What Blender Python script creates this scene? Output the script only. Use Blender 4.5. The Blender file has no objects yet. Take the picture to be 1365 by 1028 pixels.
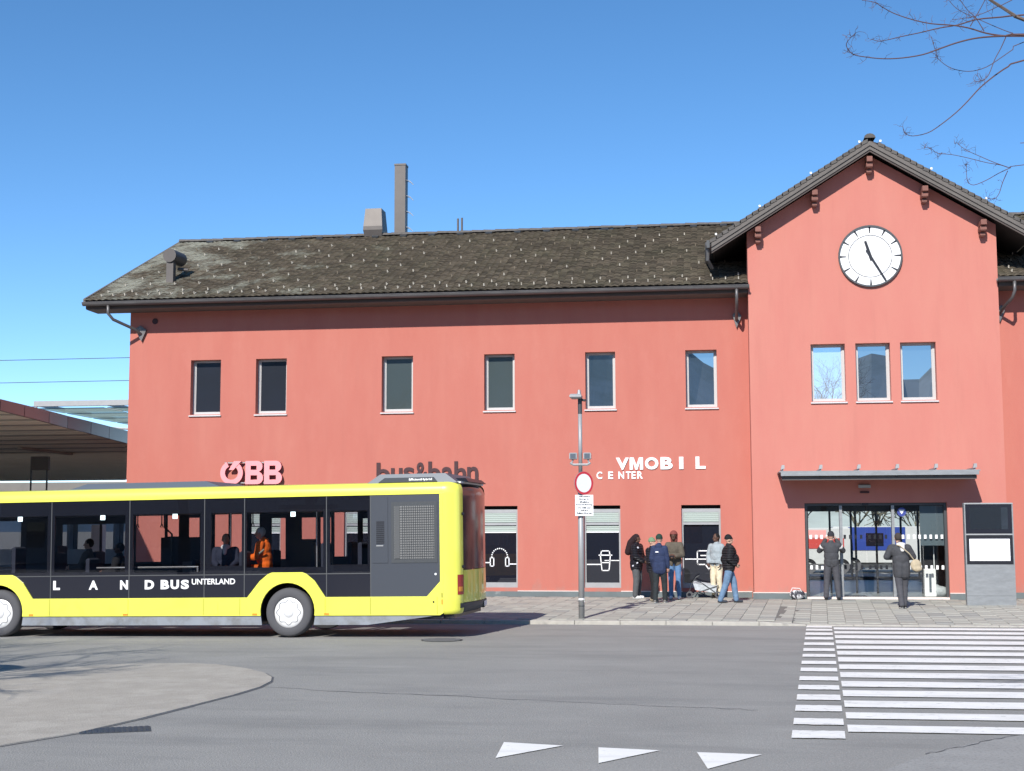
import bpy, math, random
from mathutils import Vector, Matrix
import numpy as np
random.seed(7)
S = bpy.context.scene
R = math.radians
# ------------------------------------------------------------------ camera, sky, sun, exposure
cd = bpy.data.cameras.new('camera'); cam = bpy.data.objects.new('camera', cd); S.collection.objects.link(cam)
S.camera = cam
cam.location = (0, 0, 2.1)
F_PX = 1850.0
cd.sensor_fit = 'HORIZONTAL'; cd.sensor_width = 36.0; cd.lens = 36.0 * F_PX / 1365.0
cd.clip_start = 0.2; cd.clip_end = 6000
yaw, pitch, roll = R(7.9), math.atan(191 / F_PX), -0.003
fwv = Vector((-math.sin(yaw) * math.cos(pitch), math.cos(yaw) * math.cos(pitch), math.sin(pitch)))
rtv = Vector((math.cos(yaw), math.sin(yaw), 0)); upv = rtv.cross(fwv)
r2 = rtv * math.cos(roll) + upv * math.sin(roll); u2 = upv * math.cos(roll) - rtv * math.sin(roll)
cam.matrix_world = Matrix(((r2.x, u2.x, -fwv.x, 0), (r2.y, u2.y, -fwv.y, 0), (r2.z, u2.z, -fwv.z, 2.1), (0, 0, 0, 1)))
W = bpy.data.worlds.new('World'); S.world = W; W.use_nodes = True
nt = W.node_tree; bg = nt.nodes['Background']
sky = nt.nodes.new('ShaderNodeTexSky'); sky.sky_type = 'NISHITA'; sky.sun_disc = False
SUN_D = Vector((0.20, 1.0, -0.72)).normalized()
sky.sun_elevation = R(35.2); sky.sun_rotation = math.atan2(-SUN_D.x, -SUN_D.y)
sky.altitude = 2000; sky.air_density = 0.72; sky.dust_density = 0.0; sky.ozone_density = 1.4
hs_ = nt.nodes.new('ShaderNodeHueSaturation'); hs_.inputs['Saturation'].default_value = 1.21; hs_.inputs['Hue'].default_value = .496
nt.links.new(sky.outputs[0], hs_.inputs['Color']); nt.links.new(hs_.outputs[0], bg.inputs[0]); bg.inputs[1].default_value = 0.143
sd = bpy.data.lights.new('sun', 'SUN'); sun = bpy.data.objects.new('sun', sd); S.collection.objects.link(sun)
sd.energy = 4.3; sd.angle = R(0.55); sd.color = (1.0, 0.955, 0.89)
sun.rotation_euler = SUN_D.to_track_quat('-Z', 'Y').to_euler(); sun.location = (0, -20, 40)
S.view_settings.view_transform = 'Standard'; S.view_settings.look = 'None'
S.view_settings.exposure = 0.50; S.view_settings.gamma = 1.0; S.view_settings.use_curve_mapping = False
S.render.engine = 'CYCLES'
S.cycles.max_bounces = 8; S.cycles.transparent_max_bounces = 16

# ------------------------------------------------------------------ helpers
def link(o, parent=None):
    S.collection.objects.link(o)
    if parent: o.parent = parent
    return o
def tag(o, label=None, cat=None, group=None, kind=None):
    if label: o['label'] = label
    if cat: o['category'] = cat
    if group: o['group'] = group
    if kind: o['kind'] = kind
    return o
def empty(name, loc, label, cat, group=None, rz=0.0):
    o = bpy.data.objects.new(name, None); o.empty_display_size = .3
    o.location = loc; o.rotation_euler = (0, 0, rz); link(o)
    return tag(o, label, cat, group)

def mat(name, col, rough=0.8, spec=0.5, metal=0.0, var=0.0, vscale=2.0, bump=0.0, bscale=60.0, col2=None, c2scale=1.0, c2th=(0.5, 0.6), coat=0.0, emis=None, es=0.0, stretch=None, island=0.0, wave=None):
    m = bpy.data.materials.new(name); m.use_nodes = True
    n = m.node_tree; N = n.nodes; L = n.links; b = N['Principled BSDF']
    b.inputs['Roughness'].default_value = rough; b.inputs['Metallic'].default_value = metal
    b.inputs['Specular IOR Level'].default_value = spec
    b.inputs['Base Color'].default_value = (*col, 1)
    if coat: b.inputs['Coat Weight'].default_value = coat; b.inputs['Coat Roughness'].default_value = 0.03
    if emis: b.inputs['Emission Color'].default_value = (*emis, 1); b.inputs['Emission Strength'].default_value = es
    tc = N.new('ShaderNodeTexCoord'); src = tc.outputs['Object']
    if stretch:
        mp = N.new('ShaderNodeMapping'); mp.inputs['Scale'].default_value = stretch
        L.new(tc.outputs['Object'], mp.inputs['Vector']); src = mp.outputs[0]
    cur = None
    if var or col2 or island:
        rgb = N.new('ShaderNodeRGB'); rgb.outputs[0].default_value = (*col, 1); cur = rgb.outputs[0]
    if col2:
        t = N.new('ShaderNodeTexNoise'); t.inputs['Scale'].default_value = c2scale; t.inputs['Detail'].default_value = 7; t.inputs['Roughness'].default_value = .65
        L.new(src, t.inputs['Vector'])
        r = N.new('ShaderNodeMapRange'); r.inputs[1].default_value = c2th[0]; r.inputs[2].default_value = c2th[1]
        L.new(t.outputs['Fac'], r.inputs[0])
        mx = N.new('ShaderNodeMix'); mx.data_type = 'RGBA'
        L.new(r.outputs[0], mx.inputs[0]); L.new(cur, mx.inputs[6]); mx.inputs[7].default_value = (*col2, 1); cur = mx.outputs[2]
    if var:
        t = N.new('ShaderNodeTexNoise'); t.inputs['Scale'].default_value = vscale; t.inputs['Detail'].default_value = 6; t.inputs['Roughness'].default_value = .6
        L.new(src, t.inputs['Vector'])
        r = N.new('ShaderNodeMapRange'); r.inputs[1].default_value = .25; r.inputs[2].default_value = .75
        r.inputs[3].default_value = 1 - var; r.inputs[4].default_value = 1 + var
        L.new(t.outputs['Fac'], r.inputs[0])
        mx = N.new('ShaderNodeVectorMath'); mx.operation = 'SCALE'
        L.new(cur, mx.inputs[0]); L.new(r.outputs[0], mx.inputs['Scale']); cur = mx.outputs[0]
    if island:
        g = N.new('ShaderNodeNewGeometry'); r = N.new('ShaderNodeMapRange')
        r.inputs[3].default_value = 1 - island; r.inputs[4].default_value = 1 + island
        L.new(g.outputs['Random Per Island'], r.inputs[0])
        mx = N.new('ShaderNodeVectorMath'); mx.operation = 'SCALE'
        L.new(cur, mx.inputs[0]); L.new(r.outputs[0], mx.inputs['Scale']); cur = mx.outputs[0]
    if cur: L.new(cur, b.inputs['Base Color'])
    if bump:
        t = N.new('ShaderNodeTexNoise'); t.inputs['Scale'].default_value = bscale; t.inputs['Detail'].default_value = 4
        L.new(tc.outputs['Object'], t.inputs['Vector'])
        bp = N.new('ShaderNodeBump'); bp.inputs['Strength'].default_value = bump; bp.inputs['Distance'].default_value = .02
        L.new(t.outputs['Fac'], bp.inputs['Height']); L.new(bp.outputs[0], b.inputs['Normal'])
    if wave:
        t = N.new('ShaderNodeTexWave'); t.bands_direction = 'Z'; t.inputs['Scale'].default_value = wave; t.inputs['Distortion'].default_value = 1.2
        L.new(tc.outputs['Object'], t.inputs['Vector'])
        bp = N.new('ShaderNodeBump'); bp.inputs['Strength'].default_value = .8; bp.inputs['Distance'].default_value = .03
        L.new(t.outputs['Fac'], bp.inputs['Height']); L.new(bp.outputs[0], b.inputs['Normal'])
    return m

def glass(name, tint, refl_min=0.02, ior=1.5, rough=0.0, opaque=None, rcol=(1, 1, 1)):
    """thin pane: fresnel mirror over a tinted see-through (or an opaque dark back)"""
    m = bpy.data.materials.new(name); m.use_nodes = True
    n = m.node_tree; N = n.nodes; L = n.links
    for x in list(N): N.remove(x)
    out = N.new('ShaderNodeOutputMaterial'); mx = N.new('ShaderNodeMixShader')
    if opaque:
        a = N.new('ShaderNodeBsdfDiffuse'); a.inputs[0].default_value = (*opaque, 1)
    else:
        a = N.new('ShaderNodeBsdfTransparent'); a.inputs[0].default_value = (*tint, 1)
    g = N.new('ShaderNodeBsdfGlossy'); g.inputs['Roughness'].default_value = rough; g.inputs[0].default_value = (*rcol, 1)
    f = N.new('ShaderNodeFresnel'); f.inputs[0].default_value = ior
    ad = N.new('ShaderNodeMath'); ad.operation = 'ADD'; ad.use_clamp = True; ad.inputs[1].default_value = refl_min
    L.new(f.outputs[0], ad.inputs[0]); L.new(ad.outputs[0], mx.inputs[0])
    L.new(a.outputs[0], mx.inputs[1]); L.new(g.outputs[0], mx.inputs[2]); L.new(mx.outputs[0], out.inputs[0])
    return m

class MB:
    def __init__(s): s.v = []; s.f = []
    def add(s, vs, fs):
        b = len(s.v); s.v += [tuple(p) for p in vs]; s.f += [tuple(b + i for i in q) for q in fs]; return s
    def box(s, x0, x1, y0, y1, z0, z1):
        return s.add([(x0, y0, z0), (x1, y0, z0), (x1, y1, z0), (x0, y1, z0), (x0, y0, z1), (x1, y0, z1), (x1, y1, z1), (x0, y1, z1)],
                     [(0, 3, 2, 1), (4, 5, 6, 7), (0, 1, 5, 4), (1, 2, 6, 5), (2, 3, 7, 6), (3, 0, 4, 7)])
    def bevbox(s, x0, x1, y0, y1, z0, z1, b=0.01):
        vs = []; 
        for z, i in ((z0, b), (z0 + b, 0), (z1 - b, 0), (z1, b)):
            vs += [(x0 + i, y0 + i, z), (x1 - i, y0 + i, z), (x1 - i, y1 - i, z), (x0 + i, y1 - i, z)]
        fs = [(3, 2, 1, 0), (12, 13, 14, 15)]
        for k in range(3):
            for j in range(4): fs.append((k * 4 + j, k * 4 + (j + 1) % 4, k * 4 + 4 + (j + 1) % 4, k * 4 + 4 + j))
        return s.add(vs, fs)
    def frame(s, a, b, r0, r1=None, n=8, cap=True):
        a = Vector(a); b = Vector(b); r1 = r0 if r1 is None else r1
        d = (b - a).normalized(); t = Vector((0, 0, 1)) if abs(d.z) < .9 else Vector((1, 0, 0))
        u = d.cross(t).normalized(); w = d.cross(u)
        vs = []
        for p, r in ((a, r0), (b, r1)):
            for k in range(n):
                q = 2 * math.pi * (k + .5) / n; vs.append(p + (u * math.cos(q) + w * math.sin(q)) * r)
        fs = [(k, (k + 1) % n, n + (k + 1) % n, n + k) for k in range(n)]
        if cap: fs += [tuple(range(n - 1, -1, -1)), tuple(range(n, 2 * n))]
        return s.add(vs, fs)
    tube = frame
    def path(s, pts, r0, r1=None, n=6):
        r1 = r0 if r1 is None else r1; pts = [Vector(p) for p in pts]; m = len(pts); vs = []; fs = []
        pu = None
        for i, p in enumerate(pts):
            d = (pts[min(i + 1, m - 1)] - pts[max(i - 1, 0)]).normalized()
            if pu is None: pu = d.cross(Vector((0, 0, 1)) if abs(d.z) < .9 else Vector((1, 0, 0))).normalized()
            u = (pu - d * pu.dot(d)).normalized(); pu = u; w = d.cross(u); r = r0 + (r1 - r0) * i / (m - 1)
            for k in range(n):
                q = 2 * math.pi * k / n; vs.append(p + (u * math.cos(q) + w * math.sin(q)) * r)
        for i in range(m - 1):
            for k in range(n): fs.append((i * n + k, i * n + (k + 1) % n, (i + 1) * n + (k + 1) % n, (i + 1) * n + k))
        fs += [tuple(range(n - 1, -1, -1)), tuple(range((m - 1) * n, m * n))]
        return s.add(vs, fs)
    def prism(s, poly, y0, y1):            # convex/concave outline in X,Z pushed along Y
        n = len(poly); vs = [(x, y0, z) for x, z in poly] + [(x, y1, z) for x, z in poly]
        fs = [tuple(range(n)), tuple(range(2 * n - 1, n - 1, -1))] + [(i, n + i, n + (i + 1) % n, (i + 1) % n) for i in range(n)]
        return s.add(vs, fs)
    def prismz(s, poly, z0, z1):
        n = len(poly); vs = [(x, y, z0) for x, y in poly] + [(x, y, z1) for x, y in poly]
        fs = [tuple(range(n - 1, -1, -1)), tuple(range(n, 2 * n))] + [(i, (i + 1) % n, n + (i + 1) % n, n + i) for i in range(n)]
        return s.add(vs, fs)
    def ell(s, c, rx, ry, rz, nu=14, nv=8, rot=None):
        vs = [(0, 0, -1)]; fs = []
        for j in range(1, nv):
            t = -math.pi / 2 + math.pi * j / nv
            for i in range(nu): vs.append((math.cos(t) * math.cos(2 * math.pi * i / nu), math.cos(t) * math.sin(2 * math.pi * i / nu), math.sin(t)))
        vs.append((0, 0, 1)); e = len(vs) - 1
        for i in range(nu):
            fs.append((0, 1 + (i + 1) % nu, 1 + i)); fs.append((e, e - nu + i, e - nu + (i + 1) % nu))
            for j in range(nv - 2):
                a = 1 + j * nu; fs.append((a + i, a + (i + 1) % nu, a + nu + (i + 1) % nu, a + nu + i))
        M = rot or Matrix.Identity(3); c = Vector(c)
        return s.add([c + M @ Vector((x * rx, y * ry, z * rz)) for x, y, z in vs], fs)
    def cap(s, a, ra, b, rb, n=12):         # tapered capsule
        a = Vector(a); b = Vector(b); d = b - a; L = d.length
        if L < 1e-5: return s.ell(a, ra, ra, ra)
        d.normalize(); t = Vector((0, 0, 1)) if abs(d.z) < .9 else Vector((1, 0, 0)); u = d.cross(t).normalized(); w = d.cross(u)
        rings = []
        for k in range(1, 4): q = -math.pi / 2 + k * math.pi / 6; rings.append((a + d * math.sin(q) * ra, math.cos(q) * ra))
        for k in range(0, 3): q = k * math.pi / 6; rings.append((b + d * math.sin(q) * rb, math.cos(q) * rb))
        vs = [a - d * ra]; fs = []
        for p, r in rings:
            for i in range(n): q = 2 * math.pi * i / n; vs.append(p + (u * math.cos(q) + w * math.sin(q)) * r)
        vs.append(b + d * rb); e = len(vs) - 1; m = len(rings)
        for i in range(n):
            fs.append((0, 1 + i, 1 + (i + 1) % n)); fs.append((e, e - n + (i + 1) % n, e - n + i))
            for j in range(m - 1):
                q = 1 + j * n; fs.append((q + i, q + n + i, q + n + (i + 1) % n, q + (i + 1) % n))
        return s.add(vs, fs)
    def mesh(s, name, off=(0, 0, 0)):
        me = bpy.data.meshes.new(name)
        if any(off): me.from_pydata([(x - off[0], y - off[1], z - off[2]) for x, y, z in s.v], [], s.f)
        else: me.from_pydata([tuple(p) for p in s.v], [], s.f)
        me.update(); return me
    def build(s, name, m, parent=None, off=None, smooth=False, own=False):
        """off: subtract (world coords given, parent at off). own: give the object its own origin at the bottom centre."""
        if parent is not None and off is None: off = (0, 0, 0)
        if parent is None and off is None:
            xs = [p[0] for p in s.v]; ys = [p[1] for p in s.v]; zs = [p[2] for p in s.v]
            off = ((min(xs) + max(xs)) / 2, (min(ys) + max(ys)) / 2, min(zs))
        me = s.mesh(name, off); me.materials.append(m)
        if smooth: me.shade_smooth()
        o = bpy.data.objects.new(name, me)
        if parent is None: o.location = off
        return link(o, parent)

def poly2d(loops, depth, bevel=0.0):
    """filled outline(s) in X,Z -> mesh data extruded +-depth/2 along Y; inner loops are holes"""
    cu = bpy.data.curves.new('c', 'CURVE'); cu.dimensions = '2D'; cu.fill_mode = 'BOTH'; cu.extrude = depth / 2; cu.bevel_depth = bevel
    for lp in loops:
        sp = cu.splines.new('POLY'); sp.points.add(len(lp) - 1); sp.use_cyclic_u = True
        for i, (x, z) in enumerate(lp): sp.points[i].co = (x, z, 0, 1)
    return curve_mb(cu)
def curve_mb(cu):
    o = bpy.data.objects.new('c', cu); S.collection.objects.link(o)
    dg = bpy.context.evaluated_depsgraph_get(); me = bpy.data.meshes.new_from_object(o.evaluated_get(dg))
    mb = MB(); mb.v = [(v.co.x, -v.co.z, v.co.y) for v in me.vertices]; mb.f = [tuple(p.vertices) for p in me.polygons]
    bpy.data.objects.remove(o); bpy.data.curves.remove(cu); bpy.data.meshes.remove(me)
    return mb
def shift(mb, dx=0, dy=0, dz=0):
    mb.v = [(x + dx, y + dy, z + dz) for x, y, z in mb.v]; return mb
def text_mb(body, size, depth=.01, off=0.0, width=None, height=None, align='LEFT', spacing=1.0):
    """lettering facing -Y, baseline at z=0; width/height in metres rescale it"""
    cu = bpy.data.curves.new('t', 'FONT'); cu.body = body; cu.size = size; cu.extrude = depth / 2; cu.offset = off; cu.align_x = align; cu.space_character = spacing
    cu.resolution_u = 4
    mb = curve_mb(cu)
    if width or height:
        xs = [p[0] for p in mb.v]; zs = [p[2] for p in mb.v]; x0, x1, z0, z1 = min(xs), max(xs), min(zs), max(zs)
        sx = width / (x1 - x0) if width else 1; sz = height / (z1 - z0) if height else 1
        if not width: sx = sz
        if align == 'CENTER': x0 = (x0 + x1) / 2
        mb.v = [((x - x0) * sx, y, (z - z0) * sz) for x, y, z in mb.v]
    return mb
def stroke(mb, pts, w, y0, y1, closed=False):   # flat line of width w in X,Z
    P = [Vector((p[0], p[1])) for p in pts]; n = len(P)
    for i in range(n if closed else n - 1):
        a, b = P[i], P[(i + 1) % n]; d = (b - a).normalized(); a2 = a - d * w * .45; b2 = b + d * w * .45; q = Vector((-d.y, d.x)) * w / 2
        mb.prism([tuple(a2 - q), tuple(b2 - q), tuple(b2 + q), tuple(a2 + q)], y0, y1)
    return mb
def dup(o, parent=None, loc=None, rz=None):
    c = o.copy(); S.collection.objects.link(c)
    if parent: c.parent = parent
    if loc is not None: c.location = loc
    if rz is not None: c.rotation_euler = (0, 0, rz)
    return c

# ------------------------------------------------------------------ materials
def layer(m, col, scale, lo, hi, amount, stretch=(1, 1, 1), detail=8, rough=.65, zr=None):
    """lay stains of one colour over a material where a noise passes a threshold; zr=(z0,z1) makes them thin out upward"""
    n = m.node_tree; N = n.nodes; L = n.links; b = N['Principled BSDF']
    tc = N.new('ShaderNodeTexCoord'); mp = N.new('ShaderNodeMapping'); mp.inputs['Scale'].default_value = stretch; L.new(tc.outputs['Object'], mp.inputs[0])
    t = N.new('ShaderNodeTexNoise'); t.inputs['Scale'].default_value = scale; t.inputs['Detail'].default_value = detail; t.inputs['Roughness'].default_value = rough; L.new(mp.outputs[0], t.inputs[0])
    f = t.outputs['Fac']
    if zr:
        sx = N.new('ShaderNodeSeparateXYZ'); L.new(tc.outputs['Object'], sx.inputs[0]); g = N.new('ShaderNodeMapRange'); g.inputs[1].default_value = zr[0]; g.inputs[2].default_value = zr[1]; g.inputs[3].default_value = .16; g.inputs[4].default_value = -.3; L.new(sx.outputs[2], g.inputs[0])
        a = N.new('ShaderNodeMath'); a.operation = 'ADD'; L.new(f, a.inputs[0]); L.new(g.outputs[0], a.inputs[1]); f = a.outputs[0]
    r = N.new('ShaderNodeMapRange'); r.inputs[1].default_value = lo; r.inputs[2].default_value = hi; r.inputs[4].default_value = amount; L.new(f, r.inputs[0])
    mx = N.new('ShaderNodeMix'); mx.data_type = 'RGBA'; L.new(r.outputs[0], mx.inputs[0]); mx.inputs[7].default_value = (*col, 1)
    if b.inputs['Base Color'].links: L.new(b.inputs['Base Color'].links[0].from_socket, mx.inputs[6])
    else: mx.inputs[6].default_value = b.inputs['Base Color'].default_value
    L.new(mx.outputs[2], b.inputs['Base Color']); return m
M = {}
M['asphalt'] = mat('asphalt', (.268, .262, .246), .9, .3, var=.10, vscale=.55, bump=.7, bscale=55, col2=(.335, .325, .305), c2scale=38, c2th=(.48, .62))
M['asphalt_light'] = mat('asphalt light', (.31, .305, .29), .9, .3, var=.12, vscale=1.4, bump=.6, bscale=45, col2=(.22, .215, .21), c2scale=30, c2th=(.5, .68))
M['island'] = mat('worn beige surfacing', (.38, .35, .305), .92, .2, var=.10, vscale=2.4, bump=.5, bscale=50, col2=(.32, .295, .26), c2scale=22, c2th=(.5, .7))
M['paint'] = mat('road paint', (.80, .785, .75), .75, .3, var=.06, vscale=3, col2=(.42, .42, .41), c2scale=5, c2th=(.60, .72))
M['seam'] = mat('crack seal', (.11, .11, .115), .8)
M['slab'] = mat('paving slab', (.38, .375, .33), .9, .25, var=.16, vscale=1.6, bump=.4, bscale=40, col2=(.26, .255, .235), c2scale=2.4, c2th=(.6, .72))
M['slab2'] = mat('paving slab brown', (.35, .34, .30), .9, .25, var=.16, vscale=1.9, bump=.4, bscale=40)
M['slab3'] = mat('paving slab dark', (.31, .31, .285), .9, .25, var=.16, vscale=1.3, bump=.4, bscale=40)
M['bed'] = mat('joint bed', (.16, .155, .14), .95)
M['kerb'] = mat('kerb stone', (.40, .38, .34), .85, .3, var=.15, vscale=5, bump=.3)
M['wall'] = mat('red render', (.455, .150, .116), .9, .25, var=.07, vscale=.8, bump=.18, bscale=45, col2=(.435, .156, .120), c2scale=.8, c2th=(.4, .7), stretch=(1.6, 1, .45))
M['wall2'] = mat('red gable render brightened for glare', (.505, .184, .148), .9, .25, var=.06, vscale=.9, bump=.18, bscale=45, col2=(.48, .188, .148), c2scale=.9, c2th=(.4, .7), stretch=(1.6, 1, .45))  # lighter than the main wall: camera glare put into the colour
M['plinth'] = mat('grey green plinth stone', (.13, .155, .16), .7, .4, var=.15, vscale=2, col2=(.2, .22, .22), c2scale=1.5, c2th=(.62, .66))
M['trim'] = mat('pale trim', (.72, .62, .58), .7)
M['frame'] = mat('white window frame', (.46, .45, .44), .45)
M['sill'] = mat('aluminium sill', (.55, .54, .54), .45, metal=.1)
M['sheet'] = mat('brown grey sheet metal', (.095, .084, .078), .5, .5, metal=.3, var=.12, vscale=3)
M['gutter'] = mat('grey gutter', (.13, .125, .125), .45, .5, metal=.4, var=.2, vscale=2)
M['board'] = mat('grey verge board', (.125, .112, .102), .7, .3, var=.12, vscale=4)
M['dboard'] = mat('dark soffit board', (.07, .055, .05), .8)
M['bracket'] = mat('brown red bracket', (.20, .085, .065), .8, var=.15, vscale=6)
M['tile'] = mat('roof tile', (.100, .082, .060), .9, .3, var=.2, vscale=.9, island=.38, col2=(.092, .082, .056), c2scale=1.1, c2th=(.45, .7))
def lichen(m):                                        # pale crust that grows in ragged patches on the left end of the roof
    n = m.node_tree; N = n.nodes; L = n.links; b = N['Principled BSDF']; src = b.inputs['Base Color'].links[0].from_socket
    tc = N.new('ShaderNodeTexCoord'); sx = N.new('ShaderNodeSeparateXYZ'); L.new(tc.outputs['Object'], sx.inputs[0])
    g = N.new('ShaderNodeMapRange'); g.inputs[1].default_value = -9.5; g.inputs[2].default_value = 1.5; g.inputs[3].default_value = .145; g.inputs[4].default_value = -.12; L.new(sx.outputs[0], g.inputs[0])
    t = N.new('ShaderNodeTexNoise'); t.inputs['Scale'].default_value = .55; t.inputs['Detail'].default_value = 9; t.inputs['Roughness'].default_value = .7; L.new(tc.outputs['Object'], t.inputs[0])
    a = N.new('ShaderNodeMath'); a.operation = 'ADD'; L.new(t.outputs['Fac'], a.inputs[0]); L.new(g.outputs[0], a.inputs[1])
    r = N.new('ShaderNodeMapRange'); r.inputs[1].default_value = .56; r.inputs[2].default_value = .70; r.inputs[4].default_value = .92; L.new(a.outputs[0], r.inputs[0])
    mx = N.new('ShaderNodeMix'); mx.data_type = 'RGBA'; L.new(r.outputs[0], mx.inputs[0]); L.new(src, mx.inputs[6]); mx.inputs[7].default_value = (.30, .30, .25, 1); L.new(mx.outputs[2], b.inputs['Base Color'])
lichen(M['tile'])
M['tile_rake'] = mat('verge tile', (.10, .092, .085), .85, .3, var=.3, vscale=5)
M['guard'] = mat('galvanised snow guard', (.50, .46, .39), .6, .4, var=.3, vscale=3)
M['guard_old'] = mat('weathered snow guard', (.20, .165, .12), .7, .4, var=.3, vscale=3)
M['clip'] = mat('white clip', (.8, .8, .8), .5)
M['steel'] = mat('galvanised steel', (.33, .335, .34), .5, .5, metal=.25, var=.08, vscale=5)
M['steel_dark'] = mat('dark painted steel', (.05, .055, .06), .45)
M['brushed'] = mat('brushed stainless steel', (.27, .28, .285), .45, .5, metal=.4, var=.16, vscale=4, stretch=(1, 1, 3))
M['black'] = mat('black frame', (.012, .012, .016), .35)
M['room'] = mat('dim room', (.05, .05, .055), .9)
M['white'] = mat('white', (.8, .8, .8), .6)
M['blind'] = mat('pale green shutter slat', (.37, .43, .39), .5)
M['pane'] = glass('window pane', None, .34, 1.6, opaque=(.035, .05, .062), rcol=(.95, .97, .97))
M['pane_dark'] = glass('dark window pane', None, .03, 1.5, opaque=(.022, .024, .030), rcol=(.95, .95, .95))
M['pane_grey'] = glass('grey green window pane', None, .07, 1.5, opaque=(.055, .07, .068), rcol=(.9, 1, .95))  # opaque grey green back with a faint green mirror tint
M['shop'] = glass('shop pane', None, .03, 1.5, opaque=(.012, .013, .02))
M['door_glass'] = glass('door glass', (.93, .96, .95), .05, 1.5)
M['bus_glass'] = glass('tinted bus glass', (.76, .76, .78), .015, 1.45, rcol=(.8, .85, 1))
M['yellow'] = mat('lime yellow bus paint', (.79, .785, .095), .35, .5, coat=.7)
M['bus_black'] = mat('gloss black panel', (.017, .018, .026), .16, .5)
M['bus_grey'] = mat('matt charcoal panel', (.045, .052, .066), .5, .4)
M['skirt'] = mat('grey bus skirt', (.23, .25, .28), .5, .4, var=.08, vscale=2)
M['roof_unit'] = mat('blue grey roof module', (.075, .095, .12), .4, .5)
M['roof_white'] = mat('bus roof white', (.6, .6, .58), .5)
M['tyre'] = mat('tyre rubber', (.085, .085, .092), .85, .3, bump=.2, bscale=90)
M['hub'] = mat('silver hub cap', (.72, .72, .72), .38, .5, metal=.15)
M['chrome'] = mat('rail steel', (.75, .75, .75), .25, metal=.8)
M['seat'] = mat('dark seat fabric', (.03, .035, .055), .9)
M['inner'] = mat('dark bus lining', (.045, .045, .055), .75)
M['inner_l'] = mat('grey bus lining', (.13, .14, .15), .75)
M['red_lens'] = mat('red lamp lens', (.35, .02, .02), .15, .5, coat=.6)
M['amber'] = mat('amber marker', (.7, .25, .03), .3)
M['lamp'] = mat('glowing display reflection', (.8, .9, .9), .5, emis=(.75, .95, 1.0), es=2.5)  # emission stands in for displays mirrored in the bus glass
M['louvre'] = mat('grey grille', (.085, .088, .09), .5, metal=.2)
M['obb'] = mat('pink red sign face', (.86, .30, .32), .5)
M['obb_side'] = mat('dark red sign side', (.28, .02, .04), .5)
M['dark_letter'] = mat('dark maroon letter', (.05, .018, .022), .7)
M['bark'] = mat('bark', (.13, .10, .085), .9, var=.3, vscale=9, bump=.4, bscale=30)
M['twig'] = mat('thin twig bark', (.10, .055, .055), .85)
M['noentry'] = mat('red sign border', (.55, .03, .045), .45)
M['concrete'] = mat('concrete', (.4, .4, .38), .85, var=.15, vscale=1.2)
M['batten'] = mat('pale tan batten', (.78, .70, .58), .7)
M['terminal'] = mat('terminal fascia', (.11, .055, .055), .3, .5, var=.12, vscale=.6)
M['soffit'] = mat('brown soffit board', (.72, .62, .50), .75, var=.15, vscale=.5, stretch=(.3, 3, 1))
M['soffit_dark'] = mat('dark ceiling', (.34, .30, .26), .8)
M['bark_far'] = mat('far twigs', (.14, .13, .09), .9)
M['hill'] = mat('wooded mountain with haze colour', (.50, .57, .64), 1.0, 0, var=.2, vscale=.004, col2=(.30, .37, .38), c2scale=.006, c2th=(.42, .62))  # distance haze mixed into the albedo as pale blue
M['asph_far'] = mat('far ground', (.15, .15, .14), .95, var=.2, vscale=.05)

layer(M['asphalt'], (.20, .198, .19), .9, .50, .66, .55, (.25, 1.0, 1)); layer(M['asphalt'], (.34, .33, .31), 1.6, .58, .70, .45, (.3, .9, 1)); layer(M['asphalt'], (.12, .118, .115), 70, .60, .68, .5, detail=3); layer(M['asphalt'], (.46, .45, .42), 90, .63, .70, .5, detail=3); layer(M['asphalt'], (.13, .13, .13), .7, .68, .74, .35)
layer(M['island'], (.24, .22, .19), 60, .58, .68, .5, detail=3); layer(M['island'], (.46, .43, .38), 1.2, .5, .7, .5); layer(M['island'], (.25, .235, .21), 1.7, .6, .72, .4)
layer(M['asphalt_light'], (.2, .195, .185), 75, .58, .68, .5, detail=3)
layer(M['paint'], (.36, .355, .34), 14, .60, .66, .75, (.5, 1, 1)); layer(M['paint'], (.55, .54, .51), 2.2, .48, .7, .6, (.4, 1.6, 1)); layer(M['paint'], (.30, .295, .285), 60, .64, .69, .8)
for k_ in ('wall', 'wall2'):
    layer(M[k_], (.36, .13, .105), 1.1, .52, .74, .20, (3.2, 1, .35)); layer(M[k_], (.52, .21, .168), 1.0, .54, .74, .22, (1.3, 1, .8)); layer(M[k_], (.30, .20, .17), 2.6, .56, .74, .5, (1, 1, .8), zr=(.3, 1.2)); layer(M[k_], (.52, .24, .20), 25, .60, .70, .25)
layer(M['slab'], (.2, .195, .18), 6, .60, .68, .45); layer(M['slab2'], (.2, .195, .18), 5, .60, .68, .4); layer(M['slab'], (.5, .49, .45), 50, .6, .68, .35, detail=3)
layer(M['kerb'], (.2, .19, .175), 4, .55, .68, .5)
layer(M['yellow'], (.45, .44, .16), 3.5, .62, .80, .18, (1, 1, 1), zr=None); layer(M['skirt'], (.13, .125, .115), 2.5, .45, .65, .6)
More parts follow.
